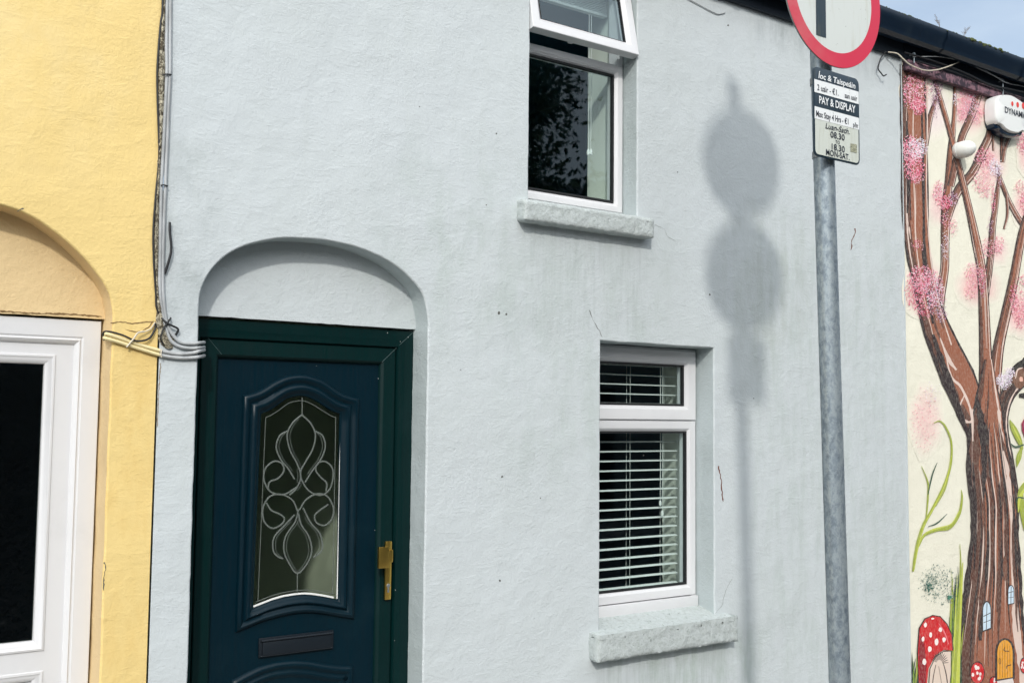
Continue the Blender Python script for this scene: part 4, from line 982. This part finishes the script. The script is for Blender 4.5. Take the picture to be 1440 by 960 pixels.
cable('cable', [(1246,72.5,-.03),(1238.8,82,-.022),(1235.6,92,-.02),(1235,97.5,-.022),(1238.8,102.7,-.024),(1242.4,107,-.03),(1246.5,105,-.034)], .0036, M['black_cable'], 'loose black cable end dangling on the blue wall under the gutter', group=GE)
cable('cable', [(1020,18,-.004),(1010,20,-.005),(1000,16,-.005),(985,8,-.005),(970,0,-.005),(950,-10,-.005)], .0022, M['grey_cable'], 'thin painted wire sagging on the blue wall left of the round sign', group=GE)
def hook(px, py, label, ln):
    a = P(px, py, -.045); mb = MB(); mb.tube([(a.x, -.001, a.z), (a.x, -.05, a.z)], .005, 8); 
    mb.tube([(a.x, -.05, a.z+.01), (a.x, -.05, a.z-ln)], .004, 6)
    mb.revolve((a.x, -.045, a.z), (0, -1, 0), [(.010, 0), (.012, .004), (.010, .010)], 10)
    tag(mb.build('eye_bolt', M['galv']), label, 'bolt', 'eye bolts holding the cables')
cable('cable', [(1290,86,-.05),(1310,92,-.055),(1340,101,-.05),(1370,112,-.05),(1400,124,-.05),(1430,136,-.05),(1470,150,-.05)], .0040, M['black_cable'], 'lowest black cable, running along the board under the gutter', group=GE)
cable('cable', [(1284,80,-.055),(1320,80,-.07),(1345,84,-.07),(1357,84,-.07),(1372,94,-.07),(1392,104,-.07),(1410,112,-.06)], .0026, M['grey_cable'], 'thin grey wire slung between the two eye bolts', group=GE)
hook(1284, 77, 'eye bolt with short drop at the left edge of the mural', .05); hook(1409, 114, 'eye bolt with short drop above the alarm box', .085)

# ------------------------------------------------------------------ weeds and moss along the gutter
def weed(px, h, seed, label):
    random.seed(seed); y = -.135; a = P(px, 60, y); z = EAVE+.0; mb = MB()
    def br(p, d, l_, r_, dep):
        q = [p]; 
        for i in range(4): d = (d+Vector((random.uniform(-.3, .3), random.uniform(-.3, .3), random.uniform(-.05, .2)))).normalized(); q.append(q[-1]+d*l_/4)
        mb.tube(q, [r_*.6*(1-.17*i) for i in range(5)], 4)
        if dep:
            for i in (1, 2, 3, 4):
                for _ in range(2): br(q[i], (d+Vector((random.uniform(-1, 1), random.uniform(-.6, .6), random.uniform(-.2, .8)))).normalized(), l_*.5, r_*.55, dep-1)
        else: mb.revolve(q[-1], d, [(.0004, 0), (.0012, .001), (.0004, .003)], 5)
    br(Vector((a.x, y, z)), Vector((.25, 0, 1)), h, .0016, 2)
    tag(mb.build('weed', M['twig'], None, 60), label, 'weed', 'weeds growing in the gutter')
weed(1322, .055, 3, 'taller dry weed growing in the gutter above the mural'); weed(1357, .05, 8, 'smaller dry weed growing in the gutter above the mural')
random.seed(9); mb = MB()
for i in range(900):
    x = random.uniform(1.2, 7.5) if i % 4 else random.choice((4.95, 5.1, 5.9, 6.05, 6.2, 6.3))+random.uniform(-.06, .06)
    r_ = random.uniform(.005, .014)*(1.5 if noise.noise(Vector((x*2.2, 0, 3))) > .1 else .6); c_ = Vector((x, random.uniform(-.142, -.115), EAVE+.008+random.uniform(-.002, .006)))
    mb.revolve(c_-Vector((0, 0, r_*.5)), (random.uniform(-.3, .3), random.uniform(-.3, .3), 1), [(r_, 0), (r_*1.05, r_*.4), (r_*.6, r_*.9), (r_*.1, r_*1.1)], 6)
tag(mb.build('moss', M['moss'], None, 60), 'clumps of green moss along the gutter edge', 'moss', kind='stuff')

# ------------------------------------------------------------------ alarm box and lamp on the mural wall
al = empty('alarm_box', (6.17, 0, 3.45), 'white alarm box with three red dots and dark lower lens high on the mural wall', 'alarm box')
a0 = P(1399, 150, -.075); ax0 = a0.x; yA = -.085
tl = P(1402, 133, yA); bl_ = P(1400, 172, yA)
zt_, zb_ = tl.z+.015, bl_.z
ax1 = ax0+.34; xm = (ax0+ax1)/2
def aloop(sc_, y, dz=0):
    pts = []
    top_z = zt_; bz = zb_
    raw = [(ax0+.02, bz-.000), (ax0+.06, bz-.004), (xm-.07, bz-.022), (xm, bz-.030), (xm+.07, bz-.022), (ax1-.06, bz-.004), (ax1-.02, bz), (ax1, bz+.03), (ax1, top_z-.07), (ax1-.03, top_z-.02), (xm+.08, top_z), (xm, top_z+.010), (xm-.08, top_z), (ax0+.03, top_z-.02), (ax0, top_z-.07), (ax0, bz+.03)]
    q = cat([Vector((a, b, 0)) for a, b in raw+[raw[0]]], 4)[:-1]
    cz = (top_z+bz)/2
    return [(xm+(p.x-xm)*sc_, y, cz+(p.y-cz)*sc_+dz) for p in q]
s = MB(); s.loft([aloop(1.0, -.012), aloop(1.0, -.070), aloop(.985, -.080), aloop(.95, yA), aloop(.5, yA-.001)], True, True, True); s.build('cover', M['alarm'], al, 40)
s = MB(); s.loft([aloop(.90, -.002, -.03), aloop(.90, -.055, -.035), aloop(.84, -.066, -.035)], True, True, True); s.build('strobe_lens', M['alarm_lens'], al, 40)
def text(body, size, x, z, y, m_, parent, name='lettering', align='CENTER', shear=0, sx=1, bold=0, slope=0):
    cu = bpy.data.curves.new('t', 'FONT'); cu.body = body; cu.size = size; cu.align_x = align; cu.shear = shear; cu.offset = bold; cu.resolution_u = 4
    o = bpy.data.objects.new('t', cu); C.objects.link(o); dg = bpy.context.evaluated_depsgraph_get()
    me = bpy.data.meshes.new_from_object(o.evaluated_get(dg)); bpy.data.objects.remove(o); bpy.data.curves.remove(cu)
    for v in me.vertices:
        c_ = v.co.copy(); v.co = (x+c_.x*sx, y, z+c_.y+slope*c_.x)
    me.name = name
    return link(name, me, m_, parent, 0)
t0 = P(1413, 157, yA-.004)
text('DYNAMIC', .052, t0.x, t0.z-.004, yA-.0035, M['ink'], al, align='LEFT', sx=1.05, bold=.0008)
for px, py, rr in ((1424,146,.011),(1431.5,147.5,.013),(1439.5,149,.015)):
    c_ = P(px, py, yA-.004); s = MB(); s.revolve((c_.x, yA-.0020, c_.z), (0, -1, 0), [(rr, 0), (rr, .0015)], 18); s.v = [(x, y, c_.z+(z-c_.z)*1.3) for x, y, z in s.v]; s.build('red_dot', M['alarm_red'], al, 40)
lm = empty('wall_lamp', tuple(P(1342, 214, 0)), 'white egg-shaped lamp fixed among the painted branches of the mural', 'lamp')
b0 = P(1344, 213, -.0); ax = Vector((.05, -1, .04))
s = MB(); s.revolve(b0, ax, [(.040, -.004), (.043, .004), (.047, .012), (.048, .022)], 28); s.build('base', M['lampw'], lm)
s = MB(); s.revolve(b0, ax, [(.046, .022), (.047, .030), (.049, .046), (.048, .066), (.043, .086), (.034, .102), (.022, .113), (.010, .118), (.002, .1195)], 28); s.build('lamp_shade', M['lampw'], lm, 60)

# ------------------------------------------------------------------ the sign post
sp = empty('sign_post', (3.17, -1.04, 0), 'galvanised steel post on the pavement carrying a round red-ringed sign and a parking plate', 'sign post')
pa, pb = P(1159, 240, -1.04), P(1181, 960, -1.04)
sl = (pa.x-pb.x)/(pa.z-pb.z)
px_ = lambda z: pb.x+sl*(z-pb.z)
s = MB(); s.tube([(px_(z), -1.04, z) for z in (-.01, .5, 1, 1.5, 2, 2.5, 3, 3.5, 3.99)], .0375, 28)
s.revolve((px_(3.99), -1.04, 3.985), (0, 0, 1), [(.040, -.03), (.040, .012), (.034, .022), (.01, .028)], 24)
s.build('post', M['galv'], sp, 40)
YS = -1.10
def ring_sign(cx, cz, letter, label):
    r_ = .268
    s = MB(); s.revolve((cx, YS, cz), (0, -1, 0), [(r_-.002, -.003), (r_, -.002), (r_, .001), (r_-.002, .002)], 72); so_ = s.build('round_sign', M['steel'], sp, 40); so_['label'] = label
    s = MB(); n = 72
    s.loft([[(cx+q*math.cos(i/n*2*math.pi), YS-.0030-d, cz+q*math.sin(i/n*2*math.pi)) for i in range(n)] for q, d in ((r_-.001, 0), (r_-.054, 0))], True); s.build('red_ring', M['s_red'], so_, 0)
    s = MB(); s.add([(cx+(r_-.054)*math.cos(i/n*2*math.pi), YS-.0030, cz+(r_-.054)*math.sin(i/n*2*math.pi)) for i in range(n)], [tuple(range(n))]); s.build('white_face', M['s_white'], so_, 0)
    if letter:
        s = MB(); y = YS-.0042
        a = P(1147.6, 20, y).x; b = P(1161.4, 20, y).x; zb = (P(1151, 50.8, y).z+P(1164, 54, y).z)/2; w_ = b-a; zt = zb+.31; bz = P(1170, -3, y).z
        s.add([(a, y, zb), (b, y, zb), (b, y, zt), (a, y, zt)], [(0, 1, 2, 3)])
        ro = (zt-bz)/2; ri = ro-w_*.82; cz2 = zt-ro; N_ = 20
        ou = [(b+.045, y, zt)]+[(b+.045+ro*math.sin(math.pi*i/N_)*1.0, y, cz2+ro*math.cos(math.pi*i/N_)) for i in range(N_+1)]
        inn = [(b+.045, y, zt-w_*.82)]+[(b+.045+ri*math.sin(math.pi*i/N_)*1.0, y, cz2+ri*math.cos(math.pi*i/N_)) for i in range(N_+1)]
        s.loft([ou, inn], False); s.add([(b+.0002, y, zt-w_*.82), (b+.045, y, zt-w_*.82), (b+.045, y, zt), (b+.0002, y, zt)], [(0,1,2,3)]); s.add([(b+.0002, y, bz), (b+.045, y, bz), (b+.045, y, bz+w_*.82), (b+.0002, y, bz+w_*.82)], [(0,1,2,3)])
        s.build('letter', M['s_black'], so_, 0)
    for dz in (-.11, .11):
        s = MB(); xc_ = px_(cz+dz); s.revolve((xc_, -1.04, cz+dz-.012), (0, 0, 1), [(.041, 0), (.041, .024)], 24); s.box(xc_-.055, xc_+.055, YS+.003, -1.070, cz+dz-.013, cz+dz+.013, .002); s.build('bracket', M['steel'], sp)
    return so_
ring_sign(3.094, 3.128, True, 'round red-ringed white sign with a black letter')
ring_sign(3.078, 3.672, False, 'upper round red-ringed sign')
# time plate
y = YS-.001
A_, B_, C_, D_ = P(1143.5, 91, y), P(1206, 113, y), P(1211, 233, y), P(1144.5, 219, y)
qx0, qx1 = (A_.x+D_.x)/2, (B_.x+C_.x)/2; qz1 = (A_.z+B_.z)/2; qz0 = (C_.z+D_.z)/2
qw, qh = qx1-qx0, qz1-qz0
def rrect(x0, x1, z0, z1, r_, n=6):
    out = []
    for cx, cz, a0_ in ((x1-r_, z0+r_, -90), (x1-r_, z1-r_, 0), (x0+r_, z1-r_, 90), (x0+r_, z0+r_, 180)):
        for i in range(n+1): a = R(a0_+90*i/n); out.append((cx+r_*math.cos(a), cz+r_*math.sin(a)))
    return out
s = MB(); o1 = rrect(qx0, qx1, qz0, qz1, .022); s.loft([[(x, YS+.003, z) for x, z in o1], [(x, YS-.0005, z) for x, z in o1], [(x, YS-.001, z) for x, z in offset(o1, .001)]], True, True, True)
plate = s.build('time_plate', M['s_black'], sp, 30); plate['label'] = 'rectangular parking times plate with black border'
s = MB(); i1 = rrect(qx0+.007, qx1-.007, qz0+.007, qz1-.5*qh, .016); s.add([(x, YS-.0016, z) for x, z in i1], [tuple(range(len(i1)))])
f = lambda t: qz1-t*qh
s.add([(qx0+.007, YS-.0017, f(.56)), (qx1-.007, YS-.0017, f(.56)), (qx1-.007, YS-.0017, f(.45)), (qx0+.007, YS-.0017, f(.45))], [(0, 1, 2, 3)]); s.build('white_panel', M['s_dirty'], plate, 0)
s = MB()
for a, b in ((.147, .292), (.452, .588)): s.add([(qx0+.004, YS-.0024, f(b)), (qx1-.004, YS-.0024, f(b)), (qx1-.004, YS-.0024, f(a)), (qx0+.004, YS-.0024, f(a))], [(0, 1, 2, 3)])
s.build('white_sticker', M['s_clean'], plate, 0)
yt = YS-.0034; xm = (qx0+qx1)/2
def T_(body, t, h, m_, x=None, **k): text(body, h/.70, x if x is not None else xm, f(t), yt, m_, plate, **k)
T_('Íoc & Taispeáin', .125, .021, M['s_clean'], sx=1.12, bold=.0005, shear=.12)
T_('2 uair - €1.', .262, .021, M['ink'], x=qx0+.018, align='LEFT', sx=.86, bold=.0003); T_('san uair', .262, .019, M['ink'], x=qx1-.014, align='RIGHT', sx=.84, bold=.0003)
T_('PAY & DISPLAY', .405, .0265, M['s_clean'], sx=.80, bold=.0008)
T_('Max Stay 4 Hrs - €1', .560, .021, M['ink'], x=qx0+.010, align='LEFT', sx=.74, bold=.0004); T_('p/hr', .572, .018, M['ink'], x=qx1-.010, align='RIGHT', sx=.70, bold=.0003)
T_('Luan-Sath.', .668, .020, M['ink'], sx=1.15, shear=.25, bold=.0003)
T_('08.30', .755, .022, M['ink'], sx=1.15, bold=.0004); T_('TO', .812, .012, M['ink'], sx=1.0, bold=.0002); T_('18.30', .890, .022, M['ink'], sx=1.15, bold=.0004); T_('MON-SAT.', .965, .021, M['ink'], sx=.95, bold=.0004)
s = MB(); gx = qx1-.055; s.add([(gx, YS-.0030, f(.865)), (gx+.036, YS-.0030, f(.860)), (gx+.036, YS-.0030, f(.765)), (gx, YS-.0030, f(.77))], [(0, 1, 2, 3)])
M['stick'] = mat('torn_sticker_remains', (.2, .2, .12), .8); k = N(M['stick']); k.l(k.mix(k.rng(k.noise(k.obj(), 160, 5, .8, 2), .42, .56), (.045, .05, .03), (.50, .50, .36)), k.b.inputs['Base Color'])
s.build('sticker', M['stick'], plate, 0)
for t in (.06, .9):
    z = f(t); xc_ = px_(z); s = MB(); s.revolve((xc_, -1.04, z-.012), (0, 0, 1), [(.041, 0), (.041, .024)], 24); s.box(xc_-.055, xc_+.055, YS+.003, -1.070, z-.013, z+.013, .002); s.build('bracket', M['steel'], sp)

# ------------------------------------------------------------------ across the street (seen only as reflections in the glass)
M['brick'] = mat('dark_brick', (.16, .10, .08), .9); M['grass_house'] = mat('grey_render', (.25, .26, .25), .9)
op = empty('opposite_house', (14, -13, 0), 'long low house standing across the street', 'house')
s = MB(); s.box(-12, 34, -18, -10.4, -.1, 4.6); s.build('wall', M['grass_house'], op, 0)
s = MB(); s.add([(-12.3,-10.1,4.5),(34.3,-10.1,4.5),(34.3,-14.2,6.6),(-12.3,-14.2,6.6),(-12.3,-18.3,4.5),(34.3,-18.3,4.5)], [(0,1,2,3),(3,2,5,4),(0,3,4),(1,5,2)]); s.build('roof', M['slate'], op, 0)
for i in range(9):
    x = -9+i*4.6
    for nm, q in (('window', (x, x+1.0, 1.0, 2.3)), ('window', (x, x+1.0, 3.0, 4.0)), ('door', (x+1.8, x+2.7, 0, 2.1))):
        s = MB(); s.box(q[0], q[1], -10.42, -10.3, q[2], q[3], .02); s.build(nm, M['rubber'], op)
def tree(x, y, h, rad, seed, label, nl=15000, ls=1.):
    random.seed(seed); root = empty('street_tree', (x, y, 0), label, 'tree'); mb = MB(); tips = []
    def br(p, d, l_, r_, dep):
        q = [p]
        for i in range(5): d = (d+Vector((random.uniform(-.22, .22), random.uniform(-.22, .22), random.uniform(-.02, .12)))).normalized(); q.append(q[-1]+d*l_/5)
        mb.tube(q, [r_*(1-.12*i) for i in range(6)], 6 if dep > 1 else 4)
        if dep == 0: tips.append(q[-1]); tips.append(q[3]); return
        for i in range(4 if dep > 1 else 5):
            a = random.uniform(0, 6.28); br(q[random.choice((3, 4, 5))], (d*.5+Vector((math.cos(a), math.sin(a), random.uniform(-.1, .7)))).normalized(), l_*.66, r_*.5, dep-1)
    br(Vector((x, y, -.1)), Vector((0, 0, 1)), h*.42, .22, 4)
    mb.build('trunk', M['bark'], root, 60)
    lf = MB()
    for _ in range(nl):
        t = random.choice(tips); c_ = t+Vector((random.gauss(0, .42), random.gauss(0, .42), random.gauss(0, .36))); u = Vector((random.uniform(-1, 1), random.uniform(-1, 1), random.uniform(-1, 1))).normalized(); v = u.cross(Vector((random.uniform(-1, 1), random.uniform(-1, 1), .3))).normalized(); a = random.uniform(.07, .15)*ls
        lf.add([c_-u*a, c_+v*a*.5, c_+u*a, c_-v*a*.5], [(0, 1, 2, 3)])
    lf.build('crown', M['leaf'], root, 0)
M['bark'] = mat('bark', (.10, .08, .06), .95); M['leaf'] = mat('leaf', (.045, .09, .03), .6)
tree(9.2, -9.3, 9.5, 3, 4, 'tallest street tree across the road, nearest the left end of the opposite house', 95000, .55)
tree(14.5, -9.2, 9.0, 3, 9, 'leafy street tree across the road, in front of the middle of the opposite house')
tree(20.5, -9.4, 9.0, 3, 14, 'leafy street tree across the road, in front of the right part of the opposite house')
